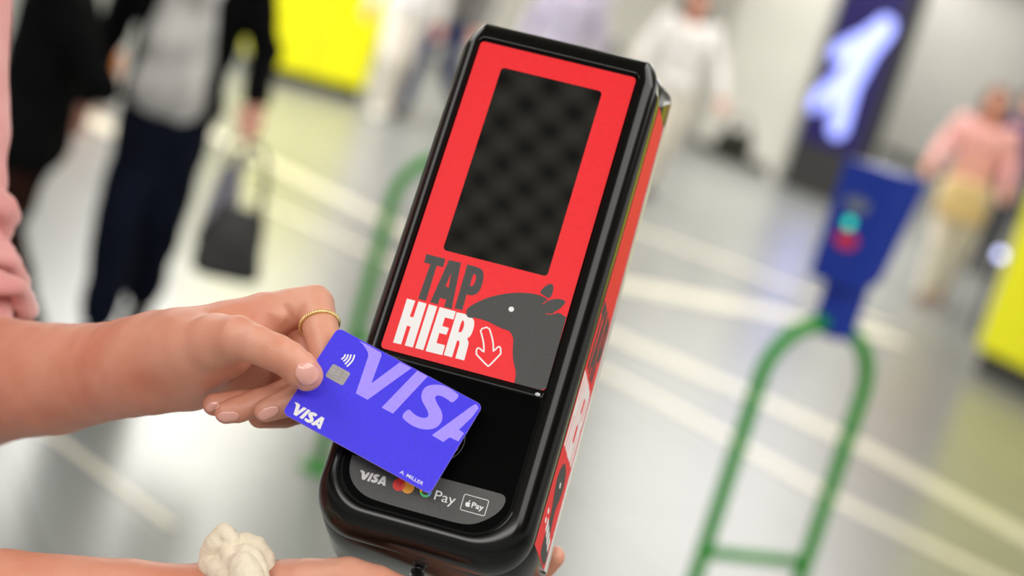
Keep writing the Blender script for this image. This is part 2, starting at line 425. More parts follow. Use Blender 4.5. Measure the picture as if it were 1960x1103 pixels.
def node_ceiling():
    m = bpy.data.materials.new('perforated_ceiling'); m.use_nodes = True
    nt = m.node_tree; b = nt.nodes['Principled BSDF']; N = nt.nodes.new; L = nt.links.new
    tc = N('ShaderNodeTexCoord'); sx = N('ShaderNodeSeparateXYZ'); L(tc.outputs['Object'], sx.inputs[0])
    def mth(op, a, b_=None, c=None):
        n = N('ShaderNodeMath'); n.operation = op
        for i, v in enumerate((a, b_, c)):
            if v is None: continue
            if isinstance(v, (int, float)): n.inputs[i].default_value = v
            else: L(v, n.inputs[i])
        return n.outputs[0]
    def dots(ox, oy, px=0.10, py=0.102):
        u = mth('SUBTRACT', mth('FRACT', mth('DIVIDE', mth('ADD', sx.outputs[0], 50 + ox), px)), 0.5)
        v = mth('SUBTRACT', mth('FRACT', mth('DIVIDE', mth('ADD', sx.outputs[1], 50 + oy), py)), 0.5)
        u = mth('MULTIPLY', u, px); v = mth('MULTIPLY', v, py)
        return mth('SQRT', mth('ADD', mth('MULTIPLY', u, u), mth('MULTIPLY', v, v)))
    d = mth('MINIMUM', dots(0, 0), dots(0.05, 0.051))
    r = N('ShaderNodeValToRGB'); r.color_ramp.elements[0].position = 0.025; r.color_ramp.elements[1].position = 0.029
    r.color_ramp.elements[0].color = (0.004, 0.004, 0.006, 1); r.color_ramp.elements[1].color = srgb(240, 234, 216)
    L(d, r.inputs[0]); L(r.outputs[0], b.inputs['Base Color']); b.inputs['Roughness'].default_value = 0.6
    return m
struct(box('ceiling', -16, 22, -6, 42, CEIL, CEIL + 0.1, node_ceiling()))

CREAM = mat('cream_wall_paint', (226, 224, 215), 0.45, var=0.03, scale=2)
WHITE = mat('white_wall_paint', (240, 237, 228), 0.5, var=0.02, scale=2)
SKIRT = mat('dark_skirting', (74, 70, 66), 0.5, var=0.05)
LINE = mat('cream_floor_line', (224, 217, 196), 0.3, var=0.04, scale=20)
def wall_between(name, p, q, h, t, m, z0=0.0):
    p = Vector((p.x, p.y, 0)); q = Vector((q.x, q.y, 0)); d = (q - p); L_ = d.length; a = math.atan2(d.y, d.x)
    o = box(name, 0, L_, 0, t, z0, h, m)
    o.location = p; o.rotation_euler = (0, 0, a)
    return struct(o)
# rear walls, beginning where their foot meets the floor
wb0, wb1 = Vector((-16, 23.5, 0)), Vector((2.4, 23.5, 0))
wall_between('wall_back', wb0, wb1, CEIL, 0.3, WHITE)
p = on_floor(1330, 283); q = on_floor(1486, 343)
pil = wall_between('wall_pillar', p, q, CEIL, 1.6, CREAM)
b_ = wall_between('baseboard_pillar', p + Vector((0.0, -0.02, 0)), q + Vector((0.02, -0.02, 0)), 0.12, 0.02, SKIRT)
w0, w1_ = on_floor(1646, 277), on_floor(1781, 335)
wd = (w1_ - w0).normalized(); wn = Vector((wd.y, -wd.x, 0)) * 0.03
wall_between('wall_right', w0, w1_ + wd * 9, CEIL, 0.3, CREAM)
wall_between('baseboard_right', w0 + wn, w1_ + wd * 9 + wn, 0.16, 0.02, SKIRT)
wall_between('wall_far', Vector((4.9, 38, 0)), Vector((22, 38, 0)), CEIL, 0.3, CREAM)
# guidance lines and other thin cream strips laid on the floor
def floor_line(pts, w, name):
    P = [on_floor(*a) for a in pts]
    V, F = [], []
    for i, a in enumerate(P):
        t = (P[min(i + 1, len(P) - 1)] - P[max(i - 1, 0)]).normalized(); n = Vector((-t.y, t.x, 0)) * w / 2
        V += [a + n + Vector((0, 0, 0.003)), a - n + Vector((0, 0, 0.003)), a + n, a - n]
    for i in range(len(P) - 1):
        k = 4 * i
        F += [(k + 1, k + 5, k + 4, k), (k, k + 4, k + 6, k + 2), (k + 3, k + 7, k + 5, k + 1)]
    return struct(link(name, mesh_from(name, V, F), LINE))
floor_line([(60, 80), (484, 296), (719, 415), (1185, 648), (1438, 757), (1662, 862), (1960, 1028), (2400, 1270)], 0.17, 'trim_1')
floor_line([(484, 380), (727, 492), (1170, 718), (1364, 822), (1513, 908), (1617, 966), (1931, 1120), (2300, 1320)], 0.10, 'trim_2')
floor_line([(1150, 538), (1200, 547), (1498, 603), (1720, 650)], 0.30, 'trim_3')  # broad cream strip, set at another angle than the guidance lines
floor_line([(1190, 430), (1438, 520), (1700, 625)], 0.16, 'trim_4')
floor_line([(20, 165), (140, 214), (222, 250), (330, 300)], 0.30, 'trim_5')
floor_line([(20, 800), (110, 842), (220, 925), (330, 1010)], 0.03, 'trim_6')

# ================================================================== the payment terminal (millimetres on its face, x right, y up, z out)
FACE = Matrix(((0.96099, 0.27512, -0.02825, -17.12854), (-0.24731, 0.90056, 0.35754, 138.24477), (0.12381, -0.33661, 0.93347, -963.31522), (0, 0, 0, 1)))
for i in range(3): FACE[i][3] /= 1000.0
TM = CM @ FACE
BLACK = mat('gloss_black_plastic', (6, 5, 5), 0.17, var=0.0, spec=0.36, coat=0.0)
BLACK2 = mat('glass_black', (10, 10, 11), 0.03, spec=1.0, coat=1.0)
RGLASS = mat('reader_glass', (2, 2, 2), 0.35, spec=0.03)
SATIN = mat('satin_black_plastic', (6, 6, 6), 0.28, spec=0.10)
REDV = mat('red_vinyl', (232, 26, 36), 0.45, var=0.03, scale=300)
DARKV = mat('charcoal_print', (62, 62, 61), 0.55, var=0.12, scale=900)
WHITEV = mat('white_print', (232, 229, 228), 0.45)
GREYL = mat('grey_label', (70, 69, 68), 0.45, var=0.1, scale=900)
FAINT = mat('faint_grey_print', (110, 108, 108), 0.4)
T = empty('payment_terminal', TM)
tag(T, 'black payment terminal with a red TAP HIER sticker, held up in two hands', 'payment terminal')

def outline(xl, xr, xr2, yt, yb, rb, rx, ry, zt, zb):
    """ring of points, same count each time; xr is the right side at the top, xr2 at the bottom"""
    pts = []
    for i in range(14):                               # bottom left corner
        a = R_(180 + 90 * i / 13); pts.append((xl + rb + rb * math.cos(a), yb + rb + rb * math.sin(a)))
    for i in range(1, 12): pts.append((xl + rb + (xr2 - xl - 2 * rb) * i / 12, yb))
    for i in range(14):
        a = R_(270 + 90 * i / 13); pts.append((xr2 - rb + rb * math.cos(a), yb + rb + rb * math.sin(a)))
    y0, y1 = yb + rb, yt - ry
    for i in range(1, 24): pts.append((xr2 + (xr - xr2) * i / 24, y0 + (y1 - y0) * i / 24))
    e = 0.75
    for i in range(14):
        a = R_(90 * i / 13); pts.append((xr - rx + rx * math.cos(a) ** (2 * e) if i < 13 else xr - rx, yt - ry + ry * math.sin(a) ** (2 * e)))
    for i in range(1, 12): pts.append((xr - rx + (xl + rx - (xr - rx)) * i / 12, yt))
    for i in range(14):
        a = R_(90 * i / 13); pts.append((xl + rx - rx * math.sin(a) ** (2 * e), yt - ry + ry * max(0, math.cos(a)) ** (2 * e)))
    for i in range(1, 24): pts.append((xl, y1 + (y0 - y1) * i / 24))
    return [(x, y, zb + (zt - zb) * max(0, min(1, (y + 286) / 303))) for x, y in pts]
def loft(name, rings, m, parent, close0=False, close1=False, smooth=True):
    V = [(p[0] / 1000, p[1] / 1000, p[2] / 1000) for r in rings for p in r]; n = len(rings[0]); F = []
    for i in range(len(rings) - 1):
        for k in range(n):
            F.append((i * n + k, i * n + (k + 1) % n, (i + 1) * n + (k + 1) % n, (i + 1) * n + k))
    if close0: F.append(tuple(range(n)))
    if close1: F.append(tuple((len(rings) - 1) * n + k for k in range(n))[::-1])
    me = mesh_from(name, V, F)
    o = link(name, me, m, parent, smooth)
    bm = bmesh.new(); bm.from_mesh(me); bmesh.ops.recalc_face_normals(bm, faces=bm.faces); bm.to_mesh(me); bm.free()
    return o
def sharpen(o, ang=32):
    me = o.data; bm = bmesh.new(); bm.from_mesh(me)
    for e in bm.edges:
        if len(e.link_faces) == 2 and e.calc_face_angle(0) > R_(ang): e.smooth = False
    bm.to_mesh(me); bm.free()
# front bezel: plate edge, lip, then the round shoulder back to the seam
def interp(a, b, t): return a + (b - a) * t
rim = [outline(-1.0, 90.6, 90.6, 1.8, -271, 20.5, 2.5, 2.5, -1.4, -1.4),
       outline(-1.0, 90.6, 90.6, 1.8, -271, 20.5, 2.5, 2.5, 0.7, 0.7),
       outline(-1.2, 90.8, 90.8, 2.1, -271.3, 20.7, 2.7, 2.7, 1.0, 1.0),
       outline(-2.2, 91.8, 91.8, 3.4, -272.3, 21.4, 3.5, 4, 1.05, 1.05)]
for k in range(1, 11):
    a = R_(90 * k / 10); s, c = math.sin(a), 1 - math.cos(a)
    rim.append(outline(-2.2 - 8.8 * s, 91.8 + 12.2 * s, 91.8 + 12.2 * s, 3.4 + 14.2 * s, -272.3 - 13.2 * s, 21.4 + 3 * s, 3.5 + 5.5 * s, 4 + 18 * s,
                       1.05 - 22 * c ** 1.15, 1.05 - 20 * c ** 1.15))
rimo = loft('bezel', rim, BLACK, T); sharpen(rimo, 50)
V, F = [], []
pl = [p[:2] for p in outline(-0.9, 90.5, 90.5, 1.7, -270.9, 20.4, 2.4, 2.4, 0, 0)]
prism_data([pl], -5, -0.4, V, F); link('face_plate', mesh_from('face_plate', V, F), SATIN, T)
back = [outline(-11.0, 104.0, 104.0, 17.6, -285.5, 24.4, 9, 22, -20.95, -18.95),
        outline(-10.6, 103.6, 103.6, 17.4, -285.2, 24.2, 9, 22, -21.4, -19.4),
        outline(-10.9, 103.9, 103.9, 17.6, -285.4, 24.2, 9, 22, -21.9, -19.9),
        outline(-12.5, 106.1, 106.4, 19.5, -286.2, 23, 6, 14, -37, -55),
        outline(-14.2, 108.2, 109.2, 21.8, -287, 22, 3, 6, -52, -97),
        outline(-13.2, 107.2, 108.2, 20.8, -286, 21, 3, 6, -54, -100),
        outline(-8, 102, 103, 16, -280, 18, 3, 5, -56, -103)]
sh = loft('housing', back, BLACK, T, close1=True); sharpen(sh, 40)

SH = SHAPES
# sticker with the screen opening
st = rrect(0, 89.5, -188.1, 0, 2.4)
hole = rrect(15.6, 73.4, -126.6, -13.1, 2.2)
stick = printed('sticker', [[st, hole]], -0.4, 0.0, REDV, T)
tap = [chaikin(SH['tapir'], 2)]
GR = [[chaikin(SH['tapir'], 2)], [chaikin(SH['ear1'], 2)], [chaikin(SH['ear2'], 2)],
      [SH['T']], [SH['A'], SH['Ah']], [soften(SH['Pp'], (1, 2, 3, 4, 5, 6, 7)), soften(SH['Ph'], (1, 2, 3, 4, 5))]]
def clampx(l): return [(89.5 if x > 87.9 and -186.8 < y < -155 else min(x, 89.5), -188.1 if y < -187.2 and x < 87.6 else max(y, -188.1)) for x, y in l]
rr_ = soften(SH['R'], (1, 2, 3, 4, 5, 6, 7, 8))
printed('white_lettering', [[SH['H']], [SH['I']], [SH['E']], [rr_, soften(SH['Rh'], (0, 1, 2, 3))], stroke(chaikin(SH['arrow'], 1), 0.85, closed=True)], 0.0, 0.06, WHITEV, stick)
printed('dark_lettering', GR[3:], 0.0, 0.06, DARKV, stick)
printed('tapir_print', [[clampx(GR[0][0])], GR[1]], 0.06, 0.11, DARKV, stick)
printed('tapir_ear', [GR[2]], 0.06, 0.13, DARKV, stick)
printed('tapir_outline', [stroke(chaikin(SH['rl1'], 2, False), 0.42), stroke(chaikin(SH['rl2'], 2, False), 0.42), stroke(chaikin(SH['rl3'], 2, False), 0.42)], 0.13, 0.16, REDV, stick)
ey = SH['eye']; printed('tapir_eye', [[circle(ey[0][0], ey[0][1], 1.45)]], 0.12, 0.16, WHITEV, stick)
printed('screen', [[rrect(14.4, 74.6, -127.8, -11.9, 1.5)]], -0.39, -0.25, BLACK2, T)
# ledge between the sticker and the reader, with its little lens
rb_ = bmesh.new(); box_bm(rb_, 0.004, 0.0895, -0.1928, -0.1893, -0.0004, 0.0014, 0.0009, 4); ledge = bm_obj('ledge', rb_, BLACK, T, True)
lv = [(x / 1000, y / 1000, z / 1000) for z, r in ((1.2, 1.5), (1.7, 1.4), (2.0, 0.8)) for x, y in circle(86.3, -191.2, r, 16, r * 0.7)]
lf = [(i * 16 + k, i * 16 + (k + 1) % 16, (i + 1) * 16 + (k + 1) % 16, (i + 1) * 16 + k) for i in range(2) for k in range(16)] + [tuple(32 + k for k in range(16))]
link('indicator_lens', mesh_from('indicator_lens', lv, lf), mat('clear_lens', (190, 190, 190), 0.05, spec=0.8), ledge, True)
reader = printed('reader_window', [[[(p[0], p[1]) for p in outline(0.6, 89.0, 89.0, -193.2, -269.6, 19.2, 2, 2, 0, 0)]]], -0.4, 0.1, RGLASS, T)
# contactless symbol: ring, card and waves
syc = (44.5, -226.0)
sy = [stroke(circle(*syc, 12.6, 60), 0.3, closed=True)]
for r in (3.0, 5.4, 7.8): sy.append(stroke([(syc[0] + 1.5 + r * math.cos(R_(a)), syc[1] + r * math.sin(R_(a))) for a in range(-38, 39, 6)], 0.45))
sy.append(stroke([(55.0, -229.5), (53.2, -233.0)], 0.4)); sy.append(stroke([(51.6, -230.2), (51.0, -233.0)], 0.4))
printed('contactless_symbol', sy, 0.1, 0.13, FAINT, reader)
lab = chaikin([(3.8, -246.9), (3.8, -246.9), (40, -246.6), (81, -246.2), (84.8, -246.6), (85.9, -249.3), (85.4, -253), (83, -257.3), (79, -261.3), (74, -264.9), (68, -266.6), (56, -266.8), (22, -266.8), (14, -265.0), (8, -260.8), (5, -256), (3.8, -251)], 2)
label = printed('payment_label', [[lab]], 0.1, 0.22, GREYL, T)
zl0, zl1 = 0.22, 0.27
printed('card_brand_lettering', [[chaikin(SH['lb_V'], 1)], [SH['lb_I']], [chaikin(SH['lb_S'], 2)], [SH['lb_A'], SH['lb_Ah']]], zl0, zl1, WHITEV, label)
c1, c2 = (31.5, -255.7), (36.2, -255.7); rm = 3.25
printed('red_disc', [[circle(*c1, rm)]], zl0, zl1, mat('disc_red', (235, 50, 52), 0.45), label)
printed('yellow_disc', [[circle(*c2, rm)]], zl0, zl1 + 0.02, mat('disc_yellow', (250, 170, 62), 0.45), label)
an = math.acos((c2[0] - c1[0]) / 2 / rm)
lens_ = [(c1[0] + rm * math.cos(a), c1[1] + rm * math.sin(a)) for a in np.linspace(-an, an, 14)] + [(c2[0] - rm * math.cos(a), c2[1] + rm * math.sin(a)) for a in np.linspace(an, -an, 14)][1:-1]
printed('orange_overlap', [[lens_]], zl0, zl1 + 0.04, mat('disc_orange', (250, 105, 62), 0.45), label)
gx, gy, go, gi_ = 45.6, -255.3, 3.1, 1.95
def gseg(a0, a1): return [[(gx + go * math.cos(R_(a)), gy + go * math.sin(R_(a))) for a in np.linspace(a0, a1, 12)] + [(gx + gi_ * math.cos(R_(a)), gy + gi_ * math.sin(R_(a))) for a in np.linspace(a1, a0, 12)]]
printed('letter_red', [gseg(40, 150)], zl0, zl1, mat('letter_red', (234, 67, 53), .45), label)
printed('letter_yellow', [gseg(150, 205)], zl0, zl1, mat('letter_yellow', (251, 188, 5), .45), label)
printed('letter_green', [gseg(205, 318)], zl0, zl1, mat('letter_green', (90, 205, 125), .45), label)
printed('letter_blue', [gseg(318, 360), [[(gx, gy + 0.55), (gx, gy - 0.6), (gx + go, gy - 0.6), (gx + go, gy + 0.55)]]], zl0, zl1, mat('letter_blue', (110, 150, 240), .45), label)
def ftext(name, body, x, y, cap, m, parent, rot=0, z=0.27, width=None, bold=0):
    o = text_mesh(name, body, 1.0, m, parent, Matrix.Identity(4), bold=bold)
    me = o.data; ys = [v.co.y for v in me.vertices]; xs = [v.co.x for v in me.vertices]
    k = cap / 0.73; kx = k if width is None else width / (max(xs) - min(xs)); x0 = min(xs)
    me.transform(Matrix.Diagonal((kx / 1000, k / 1000, 1, 1)) @ Matrix.Translation((-x0, 0, 0)))
    o.matrix_local = Matrix.Translation((x / 1000, y / 1000, z / 1000)) @ Matrix.Rotation(R_(rot), 4, 'Z')
    return o
ftext('pay_lettering', 'Pay', 50.6, -258.2, 5.3, WHITEV, label, width=10.9)
printed('pay_mark_frame', [stroke(rrect(64.9, 77.7, -259.6, -251.3, 0.8, 5), 0.36, closed=True)], zl0, zl1, WHITEV, label)
ftext('small_pay_lettering', 'Pay', 69.95, -256.95, 2.9, WHITEV, label, width=6.3, bold=0.02)
def apple_loop(cx, cy, s):
    pts = [(0, .62), (.3, .74), (.62, .66), (.82, .42), (.62, .22), (.58, -.05), (.72, -.32), (.9, -.42), (.72, -.8), (.42, -1.02), (.15, -.95), (0, -.92), (-.15, -.95), (-.42, -1.02), (-.75, -.72), (-.94, -.2), (-.88, .3), (-.6, .68), (-.28, .74)]
    return chaikin([(cx + x * s, cy + y * s) for x, y in pts], 2)
printed('fruit_mark', [[apple_loop(68.0, -255.9, 1.4)], [chaikin([(68.0, -254.7), (68.0, -254.1), (68.35, -253.7), (68.75, -253.6), (68.7, -254.1), (68.4, -254.6)], 2)]], zl0, zl1, WHITEV, label)

# side sticker on the right flank
def flank(u, y):
    k = max(0, min(1, (y + 286) / 303))
    xf, zf = 103.9, -21.9 * k - 19.9 * (1 - k)
    xb, zb_ = 108.2 * k + 109.2 * (1 - k), -52 * k - 97 * (1 - k)
    xm, zm = 106.1 * k + 106.4 * (1 - k), -37 * k - 55 * (1 - k)
    if u < 0.5: t = u * 2; return (interp(xf, xm, t), interp(zf, zm, t))
    t = u * 2 - 1; return (interp(xm, xb, t), interp(zm, zb_, t))
def side_print(name, loops_list, lift, m, parent):
    V, F = [], []
    for loops in loops_list:
        dens = []
        for l in loops:
            q = []
            for i in range(len(l)):
                a, b = l[i], l[(i + 1) % len(l)]; n = max(1, int(max(abs(b[0] - a[0]) / 0.15, abs(b[1] - a[1]) / 12)))
                q += [(a[0] + (b[0] - a[0]) * j / n, a[1] + (b[1] - a[1]) * j / n) for j in range(n)]
            dens.append(q)
        def put(u, y, z):
            x, zz = flank(u, y); return ((x + z) / 1000, y / 1000, zz / 1000)
        prism_data(dens, 0.02, lift, V, F, fn=put)
    return link(name, mesh_from(name, V, F), m, parent)
def strip_loops(y0, y1, u0, u1, n=26):
    return [[[(u0, interp(y0, y1, i / n)), (u1, interp(y0, y1, i / n)), (u1, interp(y0, y1, (i + 1) / n)), (u0, interp(y0, y1, (i + 1) / n))]] for i in range(n)]
UA, UM, UB = 0.04, 0.5, 0.86
V, F = [], []
n = 40
for i in range(n + 1):
    y = interp(-262, -2, i / n)
    for u in np.linspace(UA, UB, 9):
        x, z = flank(u, y); V.append(((x + 0.12) / 1000, y / 1000, z / 1000))
for i in range(n):
    for k in range(8):
        a = i * 9 + k; F.append((a, a + 1, a + 10, a + 9)[::-1])
sidest = link('side_sticker', mesh_from('side_sticker', V, F), REDV, T, True)
def remap(l, x0, x1, y0, y1, Y0, Y1, U0=UA + 0.05, U1=UB - 0.05):
    return [(U0 + (p[0] - x0) / (x1 - x0) * (U1 - U0), Y0 + (p[1] - y0) / (y1 - y0) * (Y1 - Y0)) for p in l]
allw = SH['H'] + SH['I'] + SH['E'] + SH['R']; wx0, wx1 = min(p[0] for p in allw), max(p[0] for p in allw); wy0, wy1 = min(p[1] for p in allw), max(p[1] for p in allw)
M1 = lambda l: remap(l, wx0, wx1, wy0, wy1, -206, -163)
side_print('side_white_lettering', [[M1(SH['H'])], [M1(SH['I'])], [M1(SH['E'])], [M1(SH['R']), M1(SH['Rh'])]], 0.2, WHITEV, sidest)
alld = SH['T'] + SH['A'] + SH['Pp']; dy0, dy1 = min(p[1] for p in alld), max(p[1] for p in alld); dx0, dx1 = min(p[0] for p in alld), max(p[0] for p in alld)
M2 = lambda l: remap(l, dx0, dx1, dy0, dy1, -161, -122)
side_print('side_dark_lettering', [[M2(SH['T'])], [M2(SH['A']), M2(SH['Ah'])], [M2(SH['Pp']), M2(SH['Ph'])]], 0.2, DARKV, sidest)
side_print('side_tapir_print', [[chaikin([(.30, -214), (.42, -210), (.62, -211), (.72, -218), (.68, -226), (.6, -232), (.62, -240), (.7, -247), (.83, -252), (.84, -261), (.45, -261), (.42, -252), (.46, -243), (.40, -235), (.28, -228), (.22, -221)], 2)]], 0.2, DARKV, sidest)
side_print('side_tapir_eye', [[circle(.5, -221.5, 0.035, 12, 1.6)]], 0.28, WHITEV, sidest)
side_print('side_small_mark', [[circle(.25, -240 - 5 * k, 0.045, 10, 1.6)] for k in range(2)] + [[[(.36 + .11 * k, -242 - 1.5 * k), (.44 + .11 * k, -243 - 1.5 * k), (.44 + .11 * k, -249 - 1.5 * k), (.36 + .11 * k, -248 - 1.5 * k)]] for k in range(4)], 0.26, WHITEV, sidest)
# clear edging strip along the rear of the flank
V, F = [], []
for i in range(n + 1):
    y = interp(-262, 0, i / n)
    for u in (0.88, 0.97):
        x, z = flank(u, y); V += [((x + 0.05) / 1000, y / 1000, z / 1000), ((x + 0.9) / 1000, y / 1000, z / 1000)]
for i in range(n):
    k = i * 4; F += [(k + 1, k + 3, k + 7, k + 5), (k, k + 1, k + 5, k + 4), (k + 3, k + 2, k + 6, k + 7)]
edge = link('edge_strip', mesh_from('edge_strip', V, F), mat('clear_edging', (205, 208, 204), 0.15, spec=0.7), T)
# chrome knob under the housing
kb = bmesh.new()
bmesh.ops.create_cone(kb, cap_ends=True, segments=24, radius1=0.0036, radius2=0.0036, depth=0.012, matrix=Matrix.Translation((0.0475, -0.2915, -0.045)) @ Matrix.Rotation(R_(90), 4, 'X'))
bmesh.ops.bevel(kb, geom=list(kb.edges), offset=0.0012, segments=3, affect='EDGES')
bm_obj('knob', kb, mat('chrome', (200, 200, 200), 0.18, metal=1.0), T, True)

# ================================================================== the bank card
Q = Matrix(((0.9734, 0.22115, 0.0599, -20.74276), (-0.22551, 0.97096, 0.07987, -188.61419), (-0.0405, -0.09125, 0.995, 17.53108), (0, 0, 0, 1)))
for i in range(3): Q[i][3] /= 1000.0
KM = TM @ Q
K = empty('bank_card', KM)
tag(K, 'blue-violet bank card pinched between thumb and finger over the terminal', 'bank card')
CW, CHt = 85.6, 53.98
def blue_card():
    m = mat('blue_card_face', (64, 52, 226), 0.38, var=0.05, scale=500)
    return m
cardb = printed('card_body', [[rrect(0, CW, -CHt, 0, 3.2, 10)]], -0.76, -0.02, mat('card_edge', (150, 130, 225), 0.4), K)
facec = printed('card_face', [[rrect(0.12, CW - 0.12, -CHt + 0.12, -0.12, 3.1, 10)]], -0.03, 0.0, blue_card(), K)
def incard(l): return [(min(max(x, 0.15), CW - 0.15), min(max(y, -CHt + 0.15), -0.15)) for x, y in l]
LIL = mat('lilac_print', (160, 140, 250), 0.4, var=0.04, scale=500)
printed('large_card_lettering', [[incard(SH['big_V'])], [incard(SH['big_I'])], [incard(chaikin(SH['big_S'], 1))], [incard(SH['big_A'])]], 0.0, 0.04, LIL, facec)
printed('small_card_lettering', [[SH['sm_V']], [SH['sm_I']], [chaikin(SH['sm_S'], 1)], [SH['sm_A'], SH['sm_Ah']]], 0.0, 0.05, WHITEV, facec)
printed('contactless_waves', [stroke(chaikin(SH['wave%d' % k], 3, False), 0.85) for k in (1, 2, 3, 4)], 0.0, 0.05, WHITEV, facec)
ch = SH['chip']; cx0, cx1, cy0, cy1 = 8.25, 18.8, -26.4, -18.4
chip = printed('chip', [[rrect(cx0, cx1, cy0, cy1, 1.1)]], 0.0, 0.09, mat('silver_chip', (205, 198, 200), 0.32, metal=0.75, var=0.05, scale=300), facec)
cm_x, cm_y = (cx0 + cx1) / 2, (cy0 + cy1) / 2
gl = []
for yy in (cm_y + 1.9, cm_y, cm_y - 1.9):
    gl += [stroke([(cx0 + .2, yy), (cm_x - 1.6, yy)], 0.13, cap=False), stroke([(cm_x + 1.6, yy), (cx1 - .2, yy)], 0.13, cap=False)]
gl += [stroke([(cm_x - 1.6, cm_y + 2.6), (cm_x - 1.6, cm_y - 2.6)], 0.13, cap=False), stroke([(cm_x + 1.6, cm_y + 2.6), (cm_x + 1.6, cm_y - 2.6)], 0.13, cap=False),
       stroke([(cm_x - 2.6, cy1 - .2), (cm_x - 1.6, cm_y + 2.6), (cm_x + 1.6, cm_y + 2.6)], 0.13, cap=False), stroke([(cm_x + 2.6, cy0 + .2), (cm_x + 1.6, cm_y - 2.6), (cm_x - 1.6, cm_y - 2.6)], 0.13, cap=False),
       stroke([(cm_x - 1.6, cm_y + 1.0), (cm_x + 1.6, cm_y + 1.0)], 0.13, cap=False), stroke([(cm_x - 1.6, cm_y - 1.0), (cm_x + 1.6, cm_y - 1.0)], 0.13, cap=False)]
printed('chip_grooves', gl, 0.09, 0.11, mat('chip_groove', (120, 114, 118), 0.5), chip)
ftext('name_lettering', 'A. MILLER', 67.0, -51.9, 1.85, WHITEV, facec, z=0.05, width=13.1, bold=0.004)

# ================================================================== the person holding the card and the terminal
SKIN = mat('warm_skin', (206, 136, 110), 0.42, rgb2=(218, 158, 133), scale=22, bump=0.12, bscale=900, sss=0.12)
NAIL = mat('pink_nail', (226, 166, 152), 0.2, coat=0.5)
def A(px, py, mm): return np.array(at(px, py, mm))
def mmr(v): return v / 1000.0
# left arm and card hand
wr = [(A(-85, 752, 1088), .042), (A(0, 727, 1040), .0372), (A(107, 726, 1003), .0322), (A(214, 710, 965), .0272), (A(300, 692, 932), .0245)]
g_palm = (0.012, chain(wr) +
  chain([(A(255, 702, 948), .0215), (A(300, 688, 930), .0205), (A(352, 672, 908), .0190)]) + chain([(A(255, 706, 950), .0210), (A(300, 697, 934), .0205), (A(362, 706, 928), .0180)]) +
  chain([(A(290, 688, 935), .0180), (A(352, 655, 914), .0155), (A(430, 625, 915), .0130), (A(505, 603, 917), .0115), (A(600, 583, 918), .0102)]) +
  chain([(A(360, 675, 922), .0165), (A(470, 625, 932), .0125), (A(572, 594, 936), .0102)]) +
  chain([(A(362, 695, 932), .0160), (A(460, 655, 946), .0120), (A(545, 612, 953), .0098)]) +
  chain([(A(365, 715, 935), .0150), (A(440, 690, 955), .0130), (A(515, 645, 968), .0092)]) +
  chain([(A(285, 700, 935), .0190), (A(330, 682, 912), .0172), (A(372, 666, 895), .0156), (A(415, 653, 882), .0138), (A(455, 648, 869), .0115)]) +
  chain([(A(300, 700, 935), .0195), (A(380, 690, 915), .0155), (A(440, 672, 902), .0130), (A(500, 640, 918), .0085)]) +
  chain([(A(378, 728, 938), .0115), (A(450, 712, 955), .0120), (A(530, 690, 960), .0100)]) + chain([(A(440, 715, 952), .0125), (A(510, 712, 950), .0120), (A(585, 712, 946), .0110)]))
def fc(*p): return chain([(A(x, y, d), r / 1000) for x, y, d, r in p])
g_thumb = (0.0045, fc((405, 660, 888, 7), (430, 655, 878, 9.5), (455, 648, 869, 11.0), (492, 660, 861, 9.6), (529, 676, 856, 9.5), (552, 688, 857, 9.0), (574, 707, 858.5, 9.2), (588, 719, 860.5, 8.0)))
g_index = (0.004, fc((555, 592, 918, 10.5), (602, 583, 917, 10.3), (616, 640, 903, 9.4), (630, 698, 889, 9.2), (600, 742, 888, 8.0), (560, 768, 887, 7.7), (509, 786, 884.5, 6.2)))
g_mid = (0.004, fc((572, 594, 936, 9.8), (600, 735, 906, 8.6), (550, 752, 901, 7.6), (498, 770, 897, 7.2), (455, 784, 894, 6.9), (433, 790, 892.5, 6.0)))
g_ring = (0.004, fc((545, 612, 953, 9.5), (555, 755, 926, 8.0), (500, 766, 918, 7.2), (455, 771, 909, 6.8), (410, 775, 904, 6.0)))
g_pin = (0.004, fc((515, 645, 968, 9), (590, 780, 944, 7.6), (545, 793, 936, 7.6), (498, 797, 925, 6.6)))
def unit(v): return v / np.linalg.norm(v)
camX, camY, camZ = np.array(CX), np.array(CY), -np.array(fwd)
def ridge(P, pts, w, depth):
    """shallow raised (negative depth: sunk) band along a polyline of picture points on the skin"""
    d = None
    for a, b in zip(pts[:-1], pts[1:]):
        s = seg_d(P, a, b, 0, 0); d = s if d is None else np.minimum(d, s)
    return -depth * np.exp(-(d / w) ** 2)
creases = [([A(536, 655, 850), A(527, 676, 846), A(516, 694, 850)], .0009, -.00035), ([A(541, 660, 850), A(532, 680, 847), A(523, 697, 850)], .0008, -.0003),
           ([A(528, 648, 850), A(521, 668, 846), A(510, 686, 850)], .0008, -.00025),
           ([A(520, 596, 906), A(540, 610, 906), A(538, 632, 905)], .0028, .0011), ([A(548, 590, 908), A(556, 612, 908), A(545, 640, 907)], .0022, -.0014),
           ([A(420, 592, 905), A(480, 575, 908), A(545, 566, 910)], .003, .0007),
           ([A(480, 783, 890), A(500, 770, 878)], .001, 0), ([A(590, 645, 893), A(612, 652, 893), A(640, 648, 893)], .001, -.0002)]
def hand_detail(P):
    d = np.zeros(len(P))
    for pts, w, dep in creases: d = d + ridge(P, pts, w, dep)
    q = P * 260.0
    d = d + 0.00012 * np.sin(q[:, 0] + 1.3 * np.sin(q[:, 1] * .7)) * np.sin(q[:, 2] * 1.1 + q[:, 1] * .6)
    return d
LEFT = [g_palm, g_thumb, g_index, g_mid, g_ring, g_pin]
VL, QL = grow(field(LEFT, 0.0016, hand_detail), 0.0011)
